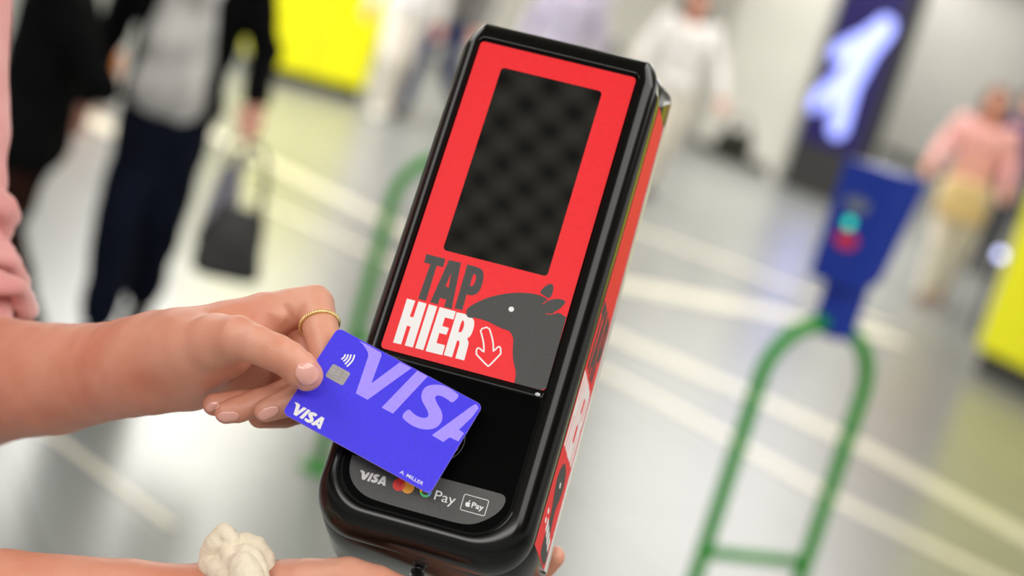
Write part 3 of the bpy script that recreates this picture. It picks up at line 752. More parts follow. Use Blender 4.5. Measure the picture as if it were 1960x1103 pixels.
# right arm, wrist and hand gripping the foot of the terminal
g_r = (0.012, chain([(A(-560, 1250, 850), .043), (A(-300, 1195, 862), .039), (A(0, 1168, 880), .0305), (A(240, 1172, 886), .0268), (A(430, 1180, 890), .0248)]) +
  chain([(A(430, 1180, 890), .0248), (A(520, 1162, 888), .0190)]) + chain([(A(430, 1190, 895), .0235), (A(530, 1205, 905), .0185)]) +
  chain([(A(520, 1170, 890), .0180), (A(640, 1185, 912), .0135), (A(775, 1195, 930), .0105)]) +
  chain([(A(520, 1190, 898), .0175), (A(640, 1215, 915), .0130), (A(765, 1225, 932), .0102)]) +
  chain([(A(520, 1210, 905), .0170), (A(640, 1245, 915), .0125), (A(750, 1255, 932), .0098)]) +
  chain([(A(520, 1225, 910), .0160), (A(630, 1275, 915), .0120), (A(730, 1285, 930), .0092)]) +
  chain([(A(520, 1160, 886), .0185), (A(590, 1128, 878), .0150), (A(660, 1114, 872), .0122)]) +
  chain([(A(560, 1150, 888), .0165), (A(660, 1150, 895), .0120)]))
g_rt = (0.0045, fc((590, 1128, 878, 14), (668, 1113, 872, 12.2), (720, 1122, 868, 10.5), (765, 1141, 866, 10), (805, 1158, 867, 9.4), (838, 1172, 868, 8.3)))
g_ri = (0.004, fc((775, 1195, 930, 10.5), (880, 1190, 975, 9.4), (960, 1150, 990, 8.6), (1020, 1105, 988, 7.8), (1060, 1066, 978, 6.4)))
g_rm = (0.004, fc((765, 1225, 932, 10), (880, 1232, 980, 9.2), (975, 1205, 998, 8.4), (1050, 1165, 998, 7.6), (1096, 1132, 990, 6.6)))
g_rr = (0.004, fc((750, 1255, 932, 9.8), (860, 1270, 980, 9), (955, 1250, 998, 8.2), (1030, 1215, 998, 7.4), (1076, 1184, 990, 6.4)))
g_rp = (0.004, fc((730, 1285, 930, 9), (830, 1312, 970, 8), (910, 1300, 990, 7.4), (970, 1275, 992, 6.6), (1010, 1250, 986, 5.8)))
def rh_detail(P):
    d = ridge(P, [A(585, 1090, 878), A(610, 1082, 872), A(640, 1076, 868)], .0016, -.0006) + ridge(P, [A(600, 1100, 872), A(625, 1092, 868)], .0014, -.0005)
    q = P * 260.0
    return d + 0.00012 * np.sin(q[:, 0] + 1.3 * np.sin(q[:, 1] * .7)) * np.sin(q[:, 2] * 1.1)
VR, QR = grow(field([g_r, g_rt, g_ri, g_rm, g_rr, g_rp], 0.0016, rh_detail), 0.0012)
# the rest of the body, standing to the left of the picture
SL, SR = A(-150, -150, 1185), A(-800, -20, 900)
EL, ER = A(-85, 752, 1088), A(-560, 1250, 850)
mid = (SL + SR) / 2; across = unit(SR - SL); faceD = unit(np.array([-across[1], across[0], 0.0]))
if faceD[0] < 0: faceD = -faceD
mid = mid - faceD * 0.03
def W_(f, s, z): return np.array([mid[0] + faceD[0] * f + across[0] * s, mid[1] + faceD[1] * f + across[1] * s, z])
zs = float(mid[2])
torso = [(W_(0, -.07, zs - .10), W_(0, -.06, zs - .32), .105, .085), (W_(0, .07, zs - .10), W_(0, .06, zs - .32), .105, .085), (W_(0, 0, zs - .08), W_(0, 0, zs - .45), .10, .10),
         (W_(-.01, -.06, zs - .47), W_(-.01, .06, zs - .47), .115, .115)]
legs = []
for s in (-1, 1):
    legs += chain([(W_(-.01, .085 * s, zs - .52), .088), (W_(0.0, .085 * s, .49), .058), (W_(-.02, .085 * s, .09), .040)])
    legs += chain([(W_(-.02, .085 * s, .055), .040), (W_(.07, .09 * s, .040), .032), (W_(.15, .095 * s, .03), .022)])
head = chain([(W_(-.01, 0, zs - .04), .058), (W_(0.0, 0, zs + .07), .052)]) + [(W_(.015, 0, zs + .16), W_(.0, 0, zs + .215), .072, .092), (W_(.05, 0, zs + .11), W_(.05, 0, zs + .15), .045, .06)]
hh = zs + .165
feat = [(W_(.112, 0, hh - .004), W_(.098, 0, hh + .025), .011, .007), (W_(.098, -.016, hh - .043), W_(.098, .016, hh - .043), .007, .007),
        (W_(.01, -.082, hh - .015), W_(.0, -.086, hh + .02), .010, .013), (W_(.01, .082, hh - .015), W_(.0, .086, hh + .02), .010, .013),
        (W_(.078, -.03, hh - .01), W_(.078, .03, hh - .01), .022, .022), (W_(.083, -.03, hh + .038), W_(.083, .03, hh + .038), .012, .012)]
arms_up = chain([(SL, .045), (A(-126, 230, 1140), .036), (A(-126, 475, 1116), .034), (EL, .040)]) + chain([(SR, .052), (ER, .041)]) + [(SL, W_(0, -.04, zs - .06), .055, .08), (SR, W_(0, .04, zs - .06), .055, .08)]
VB, QB = grow(field([(0.035, torso + legs + arms_up), (0.02, head), (0.006, feat)], 0.01), 0.006)
allV = np.concatenate([VL, VR, VB]); allQ = np.concatenate([QL, QR + len(VL), QB + len(VL) + len(VR)])
person = link('person', np_mesh('person', allV, allQ), SKIN)
tag(person, 'person in a pink top holding the blue card, cut by the left picture edge', 'person')

fL, _, _ = field(LEFT, 0.0016, hand_detail)
fR, _, _ = field([g_r, g_rt, g_ri, g_rm, g_rr, g_rp], 0.0016)
def on_skin(px, py, f, start):
    o = np.array(CO); d = unit(np.array(CX) * ((px - 980) / FPX) + np.array(CY) * ((551.5 - py) / FPX) + np.array(fwd))
    t = start
    for _ in range(60):
        s = float(f((o + d * t)[None])[0])
        if s < 2e-5: break
        t += s * 0.8
    return o + d * t
def nail(c0, c1, half, start, f=fL):
    """fingernail lying on the skin from cuticle c0 to tip c1 (picture points give its place on the finger)"""
    c0, c1, half = map(np.array, (c0, c1, half)); nu, nv = 13, 13; V, F = [], []
    for i in range(nv):
        t = i / (nv - 1)
        w = (1 - abs(2 * t - 1) ** 4 * 0.45) * (0.86 + 0.14 * t)
        for j in range(nu):
            s = 2 * j / (nu - 1) - 1
            p = c0 + (c1 - c0) * (t + (0.10 * s * s if t < .5 else -0.10 * s * s) * abs(2 * t - 1)) + half * s * w
            h = on_skin(p[0], p[1], f, start)
            g = np.array([float(f((h + e)[None])[0] - f((h - e)[None])[0]) for e in np.eye(3) * 2e-4]); g = unit(g)
            V.append(h + g * (0.00035 * (1 - s ** 6) * min(1, 6 * t + .2) + 0.00005))
    for i in range(nv - 1):
        for j in range(nu - 1):
            a = i * nu + j; F.append((a, a + 1, a + nu + 1, a + nu))
    me = mesh_from('fingernail', V, F)
    o = link('fingernail', me, NAIL, person, True)
    md = o.modifiers.new('thickness', 'SOLIDIFY'); md.thickness = 0.0003; md.offset = 0
    return o
nail((571, 698), (603, 732), (17.5, -15), 0.82)
nail((535, 781), (493, 799), (5.5, 11.0), 0.84)
nail((459, 796), (415, 799), (1.5, 11.0), 0.84)
nail((421, 771), (394, 784), (4.0, 9.0), 0.86)

# clothes
PINK = mat('pink_knit', (226, 150, 146), 0.85, rgb2=(236, 170, 165), scale=25, bump=0.6, bscale=700, sheen=0.3)
PINK2 = PINK
def folds(P):
    q = P
    return 0.0022 * np.sin(q[:, 2] * 190 + 5 * np.sin(q[:, 0] * 40) + 3 * np.sin(q[:, 1] * 33)) * np.clip(1 - np.linalg.norm(q - A(-60, 590, 1100), axis=1) / .16, 0, 1) \
         + 0.0022 * np.sin(q[:, 0] * 37 + 2 * np.sin(q[:, 2] * 21)) * np.sin(q[:, 2] * 29 + q[:, 1] * 23)
sax = Vector(unit(A(-60, 640, 1095) - A(-110, 430, 1120))); su = Vector(camX); su = (su - sax * su.dot(sax)).normalized(); sv = sax.cross(su)
def fold_ring(px, py, mm, R1, r1, tilt=0.0, n=18):
    c = Vector(A(px, py, mm)); pts = []
    for i in range(n + 1):
        a = 2 * math.pi * i / n
        pts.append((np.array(c + su * math.cos(a) * R1 + sv * math.sin(a) * R1 * .92 + sax * (tilt * math.cos(a + .4) + .0025 * math.sin(3 * a + px))), r1 * (1 + .18 * math.sin(2 * a + py))))
    return chain(pts)
bunch = fold_ring(-104, 418, 1120, .036, .0105, .003) + fold_ring(-104, 446, 1119, .036, .0100, -.002) + fold_ring(-104, 512, 1114, .0385, .0062, -.004) + \
        fold_ring(-97, 535, 1112, .0420, .0062, .003) + fold_ring(-92, 562, 1108, .0432, .0068, -.003) + fold_ring(-87, 588, 1104, .0445, .0066, .002) + fold_ring(-84, 611, 1102, .0455, .0062, 0)
slv = chain([(SL, .062), (A(-119, 100, 1160), .0470), (A(-122, 230, 1140), .0465), (A(-122, 340, 1130), .0462), (A(-128, 475, 1116), .0405), (A(-106, 640, 1104), .0430)])
slr = chain([(SR, .062), (ER * .25 + SR * .75, .056), (ER * .5 + SR * .5, .053), (ER * .72 + SR * .28, .052)])
top_t = [(a, b, ra + .012, rb + .014) for a, b, ra, rb in torso] + [(SL, W_(0, -.04, zs - .06), .066, .092), (SR, W_(0, .04, zs - .06), .066, .092)]
V, Qd = grow(field([(0.03, top_t + slr), (0.0014, slv + bunch)], 0.004, folds), 0.0022)
link('sweater', np_mesh('sweater', V, Qd), PINK, person)
JEAN = mat('blue_denim', (58, 70, 100), 0.8, var=0.1, scale=60)
tr = [(W_(-.01, -.06, zs - .49), W_(-.01, .06, zs - .49), .122, .122)]
for s in (-1, 1): tr += chain([(W_(-.01, .085 * s, zs - .53), .098), (W_(0.0, .085 * s, .49), .070), (W_(-.02, .085 * s, .12), .058)])
V, Qd = grow(field([(0.02, tr)], 0), 0.008); link('trousers', np_mesh('trousers', V, Qd), JEAN, person)
WSHOE = mat('white_leather', (228, 226, 222), 0.5)
for s in (-1, 1):
    V, Qd = grow(field([(0.02, chain([(W_(-.04, .085 * s, .052), .047), (W_(.06, .09 * s, .045), .043), (W_(.15, .095 * s, .036), .034)]))], 0), 0.006)
    link('shoe', np_mesh('shoe', V, Qd), WSHOE, person)
HAIRB = mat('brown_hair', (78, 52, 36), 0.6, var=0.2, scale=40)
hair = [(W_(-.02, 0, hh + .05), W_(-.03, 0, hh + .03), .103, .100), (W_(-.05, -.05, hh), W_(-.07, -.06, hh - .22), .06, .04), (W_(-.05, .05, hh), W_(-.07, .06, hh - .22), .06, .04), (W_(-.06, 0, hh), W_(-.09, 0, hh - .25), .07, .045)]
V, Qd = grow(field([(0.03, hair)], 0), 0.006); link('hair', np_mesh('hair', V, Qd), HAIRB, person)
for s in (-1, 1):
    bm = bmesh.new(); bmesh.ops.create_uvsphere(bm, u_segments=12, v_segments=8, radius=.011, matrix=Matrix.Translation(Vector(W_(.092, .031 * s, hh + .012))))
    ew = bm_obj('eye', bm, mat('eye_white', (225, 222, 215), 0.2), person, True)
    bm = bmesh.new(); bmesh.ops.create_uvsphere(bm, u_segments=12, v_segments=8, radius=.0058, matrix=Matrix.Translation(Vector(W_(.0985, .031 * s, hh + .011))))
    bm_obj('iris', bm, mat('brown_iris', (70, 44, 28), 0.15), ew, True)

# twisted gold ring on the index finger
GOLD = mat('gold', (244, 214, 150), 0.3, metal=1.0)
ra, rb = A(609, 606, 911.5), A(622, 664, 897)
rc = A(611.5, 622, 907.6); ax = Vector(rb - ra).normalized()
u = Vector(camX); u = (u - ax * u.dot(ax)).normalized(); v = ax.cross(u)
RR = 0.0102
ringo = None
for ph in (0, math.pi):
    pts = []
    for i in range(360):
        a = 2 * math.pi * i / 360; tw = a * 26 + ph
        rad = RR + .00055 * math.cos(tw)
        pts.append(Vector(rc) + (u * math.cos(a) + v * math.sin(a)) * rad + ax * (.00055 * math.sin(tw)))
    me = tube_mesh('ring', pts, .00062, 8, True)
    if ringo is None: ringo = link('ring', me, GOLD, None, True)
    else: link('second_strand', me, GOLD, ringo, True)
tag(ringo, 'thin twisted gold ring worn on the index finger behind the card', 'ring')

# cream cloth scrunchie round the right wrist
CRM = mat('cream_jersey', (242, 228, 202), 0.9, var=0.04, scale=60, bump=0.5, bscale=1500, sheen=0.3)
sa = A(380, 1180, 889); sb = A(520, 1178, 890); ax = Vector(unit(sb - sa)); c0 = Vector(A(452, 1181, 890))
u = Vector(camY); u = (u - ax * u.dot(ax)).normalized(); v = ax.cross(u)
def wring(off, R1, r1, ph, n=24):
    pts = []
    for i in range(n + 1):
        a = 2 * math.pi * i / n
        pts.append((np.array(c0 + (u * math.cos(a) + v * math.sin(a)) * (R1 + .0022 * math.sin(3 * a + ph)) + ax * (off + .0035 * math.sin(2 * a + ph))), r1 * (1 + .22 * math.sin(5 * a + ph))))
    return chain(pts)
rolls = wring(-.006, .0285, .0072, .3) + wring(.001, .0300, .0080, 2.1) + wring(.007, .0285, .0070, 4.0)
for L_ in (((402, 1086, 886, 6.5), (406, 1062, 884, 6.6), (415, 1040, 881, 6.2), (428, 1019, 880, 4.6), (436, 1022, 878, 4.4), (446, 1036, 876, 4)),
           ((408, 1048, 889, 5), (428, 1038, 884, 5.2), (440, 1052, 876, 5.2), (442, 1074, 870, 5.2)),
           ((446, 1044, 882, 5), (468, 1040, 880, 5.6), (490, 1048, 880, 6), (503, 1068, 881, 6.2), (506, 1096, 880, 6.4)),
           ((452, 1058, 874, 4), (470, 1058, 870, 4.8), (486, 1070, 868, 5.2), (494, 1094, 866, 5.6), (494, 1120, 864, 6)),
           ((450, 1080, 868, 5.6), (466, 1086, 862, 7.6), (472, 1106, 858, 8.6), (468, 1134, 857, 9)),
           ((400, 1084, 882, 5.5), (418, 1092, 873, 6), (434, 1104, 867, 6), (444, 1124, 862, 6.6))):
    rolls += fc(*L_)
def cloth_noise(P):
    q = P * 700
    return .00028 * np.sin(q[:, 0] * 1.1 + 2 * np.sin(q[:, 1] * .6 + q[:, 2] * .5)) * np.sin(q[:, 2] * .9 + 1.5 * np.sin(q[:, 0] * .4))
V, Qd = grow(field([(0.0007, rolls)], 0, cloth_noise), 0.00085)
scr = link('scrunchie', np_mesh('scrunchie', V, Qd), CRM, None, True)
tag(scr, 'cream fabric scrunchie bunched around the lower wrist', 'scrunchie')

# ================================================================== the people further back
def hand_prims(w, e, s):
    """palm, four fingers and a thumb hanging from wrist w along the forearm direction"""
    d = unit(w - e); side = unit(np.cross(d, np.array([0, 1, 0.15]))); nrm = np.cross(side, d)
    pr = [(w, w + d * .075, .024, .026), (w + side * .015, w + d * .075 + side * .022, .02, .02), (w - side * .015, w + d * .075 - side * .022, .02, .018)]
    for k, (off, ln) in enumerate(((.031, .07), (.011, .08), (-.010, .075), (-.029, .058))):
        b = w + d * .078 + side * off; m = b + d * ln * .5 + nrm * .006; t = m + d * ln * .5 + nrm * .018
        pr += [(b, m, .0105, .0098), (m, t, .0098, .008)]
    b = w + d * .02 + side * .03; m = b + d * .035 + side * .022 + nrm * .01; pr += [(b, m, .013, .011), (m, m + d * .03 + nrm * .008, .011, .009)]
    return pr
def walker(label, foot, scale, face, skin, top_m, leg_m, shoe_m, hair_m, group=None, stride=0.0, arms=((.30, 0, -.42), (-.30, 0, -.42)), elbows=None,
           open_shirt=None, long_hair=False, bulk=1.0, wide=1.0, lift=0.0, coat=0.0, h=0.011, legspread=.085, knees=None):
    """A standing or walking person; local x is their right, y the way they face. Wrist offsets are from the shoulders' middle."""
    def j(x, y, z): return np.array([x, y, z], float)
    sh = {1: j(.185 * bulk, 0, 1.42), -1: j(-.185 * bulk, 0, 1.42)}
    wrist = {1: j(arms[0][0], arms[0][1], 1.42 + arms[0][2] - .12), -1: j(arms[1][0], arms[1][1], 1.42 + arms[1][2] - .12)}
    elb = {}
    for s in (1, -1):
        if elbows and elbows.get(s) is not None: elb[s] = j(*elbows[s])
        else: elb[s] = (sh[s] + wrist[s]) / 2 + j(.03 * s, -.05, -.01)
    hip = {s: j(legspread * s, 0, .90) for s in (1, -1)}
    knee = {1: j(legspread * 1.0, .10 + stride * .5, .50), -1: j(-legspread * 1.0, .06 - stride * .15, .49)}
    ank = {1: j(legspread * .9, stride * .8, .09), -1: j(-legspread * .9, -stride, .09 + lift)}
    if knees: knee = {1: j(*knees[0]), -1: j(*knees[1])}
    tor = [(j(-.075, 0, 1.33), j(-.06, 0, 1.08), .10 * bulk, .085 * bulk), (j(.075, 0, 1.33), j(.06, 0, 1.08), .10 * bulk, .085 * bulk), (j(-.06, 0, .95), j(.06, 0, .95), .10, .10)]
    bodyp = list(tor) + [(sh[s], j(.05 * s, 0, 1.38), .055, .07) for s in (1, -1)]
    for s in (1, -1):
        bodyp += chain([(sh[s], .048), (elb[s], .038), (wrist[s], .027)])
        bodyp += chain([(hip[s], .085), (knee[s], .055), (ank[s], .038)]) + chain([(ank[s] - j(0, 0, .035), .036), (ank[s] + j(0.01 * s, .15, -.055), .026)])
    hands = []
    for s in (1, -1): hands += hand_prims(wrist[s], elb[s], s)
    hd = chain([(j(0, 0, 1.42), .055), (j(0, .01, 1.53), .050)]) + [(j(0, .02, 1.60), j(0, 0, 1.66), .068, .088), (j(0, .055, 1.56), j(0, .05, 1.59), .040, .055)]
    ft = [(j(0, .112, 1.60), j(0, .10, 1.632), .012, .008), (j(-.018, .098, 1.562), j(.018, .098, 1.562), .007, .007), (j(-.083, 0, 1.60), j(-.086, 0, 1.63), .01, .013), (j(.083, 0, 1.60), j(.086, 0, 1.63), .01, .013)]
    V, Qd = grow(field([(0.03, bodyp), (0.012, hands), (0.02, hd), (0.005, ft)], 0.008), h)
    body = link('person', np_mesh('person', V, Qd), skin)
    def cloth(name, groups, m, k=0.01, hh_=h, disp=None):
        V, Qd = grow(field(groups, k, disp), hh_); return link(name, np_mesh(name, V, Qd), m, body)
    wav = lambda P: .006 * np.sin(P[:, 2] * 31 + 3 * np.sin(P[:, 0] * 17)) * np.sin(P[:, 0] * 23 + P[:, 1] * 19)
    jk = [(a, b, ra + .028, rb + .03 + coat * .2) for a, b, ra, rb in tor]
    if coat: jk += [(j(-.07, 0, .95), j(-.09, 0, .95 - coat), .125, .14), (j(.07, 0, .95), j(.09, 0, .95 - coat), .125, .14)]
    jk += [(sh[s], j(.05 * s, 0, 1.36), .075, .095) for s in (1, -1)]
    for s in (1, -1): jk += chain([(sh[s], .070 * bulk), (elb[s], .058 * bulk), (wrist[s] + (elb[s] - wrist[s]) * .08, .047 * bulk)])
    cloth('top', [(0.03, jk)], top_m, 0, h, wav)
    if open_shirt is not None:
        cloth('shirt', [(0.02, [(j(-.055, .065, 1.36), j(-.045, .075, .98), .075, .088), (j(.055, .065, 1.36), j(.045, .075, .98), .075, .088), (j(-.05, .06, .96), j(.05, .06, .96), .095, .095)])], open_shirt, 0, h, wav)
    lg = [(j(-.06, 0, .93), j(.06, 0, .93), .115, .115)]
    for s in (1, -1): lg += chain([(hip[s], .100 * wide), (knee[s], .072 * wide), (ank[s] + j(0, 0, .03), .056 * wide)])
    cloth('trousers', [(0.02, lg)], leg_m, 0, h, wav)
    for s in (1, -1):
        a = ank[s]; cloth('shoe', [(0.02, chain([(a + j(0, -.03, -.04), .046), (a + j(.005 * s, .08, -.045), .044), (a + j(.01 * s, .17, -.058), .032)]))], shoe_m, 0, h)
    hr = [(j(0, -.02, 1.675), j(0, -.03, 1.64), .100, .098)]
    if long_hair: hr += [(j(-.055, -.03, 1.64), j(-.09, .0, 1.40), .055, .045), (j(.055, -.03, 1.64), j(.09, .0, 1.40), .055, .045), (j(0, -.06, 1.62), j(0, -.09, 1.36), .07, .06)]
    cloth('hair', [(0.03, hr)], hair_m, 0, h)
    for s in (1, -1):
        bm = bmesh.new(); bmesh.ops.create_uvsphere(bm, u_segments=8, v_segments=6, radius=.011, matrix=Matrix.Translation((.031 * s, .092, 1.63)))
        bm_obj('eye', bm, mat('dark_eye', (40, 30, 26), 0.2), body, True)
    body.location = (foot.x, foot.y, 0); body.scale = (scale,) * 3
    body.rotation_euler = (0, 0, face)
    tag(body, label, 'person', group)
    body['_e'] = 0; del body['_e']
    bpy.context.view_layer.update()
    return body, {k: body.matrix_world @ Vector(v) for k, v in (('rw', wrist[1]), ('lw', wrist[-1]))}
SK2 = mat('skin_light', (224, 160, 138), 0.5); SK3 = mat('skin_tan', (206, 140, 112), 0.5)
BLK = mat('black_wool', (9, 9, 10), 0.9, var=0.15, scale=6, spec=.12); NAVY = mat('navy_denim', (15, 20, 38), 0.85, var=0.2, scale=8, spec=.15)
GRN = mat('dark_green_cloth', (16, 34, 28), 0.8); RUST = mat('rust_trousers', (40, 18, 11), 0.85, var=0.2, spec=.15)
GREYJ = mat('grey_jacket', (112, 110, 110), 0.8, var=0.1); JN = mat('blue_jeans', (42, 52, 98), 0.8, var=0.1)
WHT = mat('white_cotton', (236, 232, 230), 0.8); LAV = mat('lavender_cotton', (198, 190, 214), 0.8); OFFW = mat('offwhite_trousers', (232, 224, 212), 0.8)
PNK = mat('pink_blouse', (236, 172, 170), 0.8); DKH = mat('dark_hair', (46, 32, 28), 0.6); BRH = mat('chestnut_hair', (112, 64, 44), 0.6)
BSH = mat('black_leather', (20, 19, 19), 0.4); TANL = mat('tan_leather', (150, 110, 80), 0.5); CHR = mat('charcoal_trousers', (70, 70, 76), 0.8)
def printed_shirt():
    m = mat('printed_white_shirt', (244, 241, 238), 0.8, rgb2=(176, 174, 170), scale=7)
    return m
def px_h(foot, px):   # how tall px picture pixels are at that spot
    return px / FPX * (foot - CO).dot(fwd)
f1 = on_floor(212, 655)
m1, j1 = walker('man in an open black jacket, printed white shirt and navy trousers, carrying bags', f1, px_h(f1, 485) / .95, R_(182), SK2, BLK, NAVY, BSH, DKH,
                stride=.14, lift=.06, arms=((.30, .05, -.44), (-.31, .10, -.27)), open_shirt=printed_shirt(), bulk=1.03, wide=1.2, legspread=.05, knees=((.055, .14, .5), (-.075, .02, .52)))
f2 = on_floor(-38, 662)
m2, j2 = walker('person in a long black coat and rust trousers cut by the left picture edge', f2, px_h(f2, 470) / .95, R_(-84), SK3, BLK, RUST, BSH, DKH,
                stride=.22, arms=((.12, .05, -.02), (-.24, -.05, -.44)), elbows={1: (.20, .25, 1.13)}, bulk=1.1, wide=1.2, coat=.12, knees=((.08, -.02, .5), (-.08, -.04, .5)))
f3 = on_floor(815, 232)
m3, _ = walker('person in a grey jacket and blue jeans walking in the distance behind the terminal', f3, 1.0, R_(150), SK2, GREYJ, JN, BSH, BRH, stride=.34, bulk=1.1, h=.016,
               arms=((.30, .2, -.30), (-.34, .1, -.40)))
f4 = on_floor(722, 222)
m4, _ = walker('person in a white top and pale trousers beside the yellow cabinet', f4, 1.0, R_(200), SK2, WHT, OFFW, WSHOE, BRH, stride=.2, h=.016)
f5 = on_floor(1000, 335)
m5, j5 = walker('person in a lavender top with a dark shoulder bag above the terminal', f5, 1.0, R_(170), SK2, LAV, CHR, BSH, DKH, stride=.2, h=.016, long_hair=True)
f6 = on_floor(1222, 375)
m6, j6 = walker('person in a white top with dark hair above the terminal corner', f6, 1.0, R_(190), SK2, WHT, OFFW, BSH, DKH, stride=.15, h=.016, long_hair=True, arms=((.34, .1, -.28), (-.38, .15, -.34)))
f7 = on_floor(1778, 578)
m7, j7 = walker('woman in a pink blouse and white trousers carrying a straw bag', f7, 1.65 / 1.76, R_(172), SK2, PNK, OFFW, TANL, BRH, stride=.26, long_hair=True, wide=1.35, bulk=1.02,
                arms=((.34, .24, -.24), (-.26, .20, -.26)), h=.012)
f8 = on_floor(1905, 590)
f8 = f8 + Vector((0.35, 2.4, 0))
m8, _ = walker('person in a navy top and charcoal trousers half hidden behind the woman in pink', f8, 1.0, R_(185), SK3, mat('navy_top', (48, 44, 104), .8), CHR, BSH, DKH, h=.016)
# ------------------------------------------------------------------ bags
def sack(name, w, d, hgt, m, seed=1, taper=.7):
    rs = np.random.RandomState(seed); V, F = [], []; n, r = 28, 14
    for i in range(r + 1):
        t = i / r; k = (1 - (1 - taper) * t) * (1.0 + .12 * math.sin(math.pi * t)) * (0.75 if i == 0 else 1)
        for q in range(n):
            a = 2 * math.pi * q / n; c, s = math.cos(a), math.sin(a)
            e = .5; x = math.copysign(abs(c) ** e, c) * w / 2 * k; y = math.copysign(abs(s) ** e, s) * d / 2 * k
            nn = 1 + .06 * math.sin(3 * a + 7 * t + seed) + .03 * math.sin(7 * a - 11 * t)
            V.append((x * nn, y * nn, -hgt * (1 - t)))
    for i in range(r):
        for q in range(n): F.append((i * n + q, i * n + (q + 1) % n, (i + 1) * n + (q + 1) % n, (i + 1) * n + q))
    F.append(tuple(range(n))[::-1]); F.append(tuple(r * n + q for q in range(n)))
    return mesh_from(name, V, F)
def handles(parent, w, top, m, dy):
    for s in (-1, 1):
        pts = [(x, s * dy * (1 - (1 - abs(x) / (w / 2)) * .8), -top + top * math.sin(math.acos(min(1, abs(x) / (w / 2))))) for x in np.linspace(-w / 2, w / 2, 17)]
        link('handle', tube_mesh('handle', pts, .008, 8), m, parent, True)
def bag(name, label, at_, w, d, hgt, drop, m, hm, rz=0, seed=1, taper=.7):
    r = empty(name, loc=at_); r.rotation_euler = (0, 0, rz)
    o = link('bag_body', sack('bag_body', w, d, hgt, m, seed, taper), m, r, True); o.location = (0, 0, -drop)
    handles(r, w * .6, drop, hm, d * .3)
    tag(r, label, 'bag'); return r
lw = Vector(j1['lw'])
hb = lw + Vector((0.02, -.03, -.12))
DBAG = mat('dark_grey_bag', (58, 56, 56), .55, var=.15, scale=6)
bag('carrier_bag', 'dark grey carrier bag hanging from the hand of the man in the black jacket', hb + Vector((.05, -.16, .02)), .20, .11, .22, .20, DBAG, DBAG, R_(15), 2)
bag('plastic_bag', 'thin pale plastic bag hanging between the man in the black jacket and his dark bag', hb + Vector((-.03, .0, .02)), .12, .10, .28, .10, mat('pale_plastic', (190, 188, 205), .3, trans=.2), mat('pale_plastic', (190, 188, 205), .3), R_(5), 5, .5)
STRAW = mat('straw', (226, 196, 140), .8, var=.15, scale=60)
rw = m7.matrix_world @ Vector((.04, .38, 1.12))
st_ = bag('straw_bag', 'round straw bag carried in front of the woman in pink', rw, .34, .18, .30, .10, STRAW, STRAW, m7.rotation_euler[2], 3, .85)
sb_ = m5.matrix_world @ Vector((-.40, .02, 1.18))
bag('shoulder_bag', 'black shoulder bag on the arm of the person in lavender', sb_, .30, .11, .30, .30, BSH, BSH, m5.rotation_euler[2] + R_(90), 4, .9)

sb6 = Vector(j6['lw']) + Vector((.20, -.08, -.10))
bag('handbag', 'black handbag hanging from the hand of the person in a white top', sb6, .28, .12, .24, .12, BSH, BSH, m6.rotation_euler[2], 6, .9)
f9 = on_floor(176, 196)
ORG = mat('orange_paper', (222, 138, 76), .7, var=.08)
bag('shopping_bag', 'small orange shopping bag standing on the floor beyond the man in the black jacket', f9 + Vector((0, 0, .46)), .22, .14, .34, .12, ORG, ORG, .2, 8, .95)
# ------------------------------------------------------------------ yellow cabinets
YEL = mat('bright_yellow_enamel', (255, 250, 12), .35, var=.015, scale=3)
PLN = mat('dark_plinth', (58, 54, 50), .5)
def cabinet(label, corner, ang, w, d, hgt, lift=.12):
    r = empty('yellow_cabinet', loc=(corner.x, corner.y, 0)); r.rotation_euler = (0, 0, ang)
    box('plinth', .03, w - .03, .03, d - .03, 0, lift, PLN, r)
    box('cabinet_body', 0, w, 0, d, lift, hgt, YEL, r, bev=.02, smooth=False)
    x = w / 2
    box('door_seam', x - .004, x + .004, -.003, .01, lift + .05, hgt - .05, PLN, r)
    tag(r, label, 'cabinet'); return r
ya, yb_ = on_floor(470, 142), on_floor(692, 200)
dv = yb_ - ya
cabinet('tall bright yellow cabinet on a dark plinth beyond the man in the black jacket', ya, math.atan2(dv.y, dv.x), dv.length, .8, 2.3)
yc = on_floor(1852, 706); yd = on_floor(2120, 842); dv2 = yd - yc
cabinet('bright yellow cabinet on a dark plinth at the right picture edge', yc, math.atan2(dv2.y, dv2.x), 1.9, .8, 2.2, .14)

# ------------------------------------------------------------------ lit advertising screen
sa_, sb2 = on_floor(1492, 352), on_floor(1640, 408)
dv3 = (sb2 - sa_) * .86; r = empty('advertising_screen', loc=(sa_.x, sa_.y, 0)); r.rotation_euler = (0, 0, math.atan2(dv3.y, dv3.x))
w3 = dv3.length
box('screen_frame', 0, w3, 0, .22, 0, 2.9, mat('dark_metal_frame', (52, 50, 50), .4), r, bev=.015)
pan = box('screen_panel', .06, w3 - .06, -.012, 0.0, .55, 2.8, mat('lit_navy_panel', (20, 16, 56), .25, emit=(34, 26, 88), estr=.5), r)
glow = mat('lit_lavender_figure', (170, 176, 250), .4, emit=(136, 150, 250), estr=1.25)
def fig(pts, rad):
    out = []
    for a, b, ra_, rb_ in pts: out.append((a, b, ra_, rb_))
    return out
k3 = w3
figp = [((.62, 1.80), (.50, 1.35), .15, .17), ((.74, 1.95), (.64, 1.78), .13, .15), ((.48, 1.35), (.14, .98), .14, .11), ((.50, 1.30), (.56, .80), .15, .12), ((.46, 1.72), (.24, 1.56), .11, .10)]
V, F = [], []
ccs = [[((a[0] * k3), a[1]), ((b[0] * k3), b[1]), ra_ * k3, rb2 * k3] for a, b, ra_, rb2 in figp]
loops = []
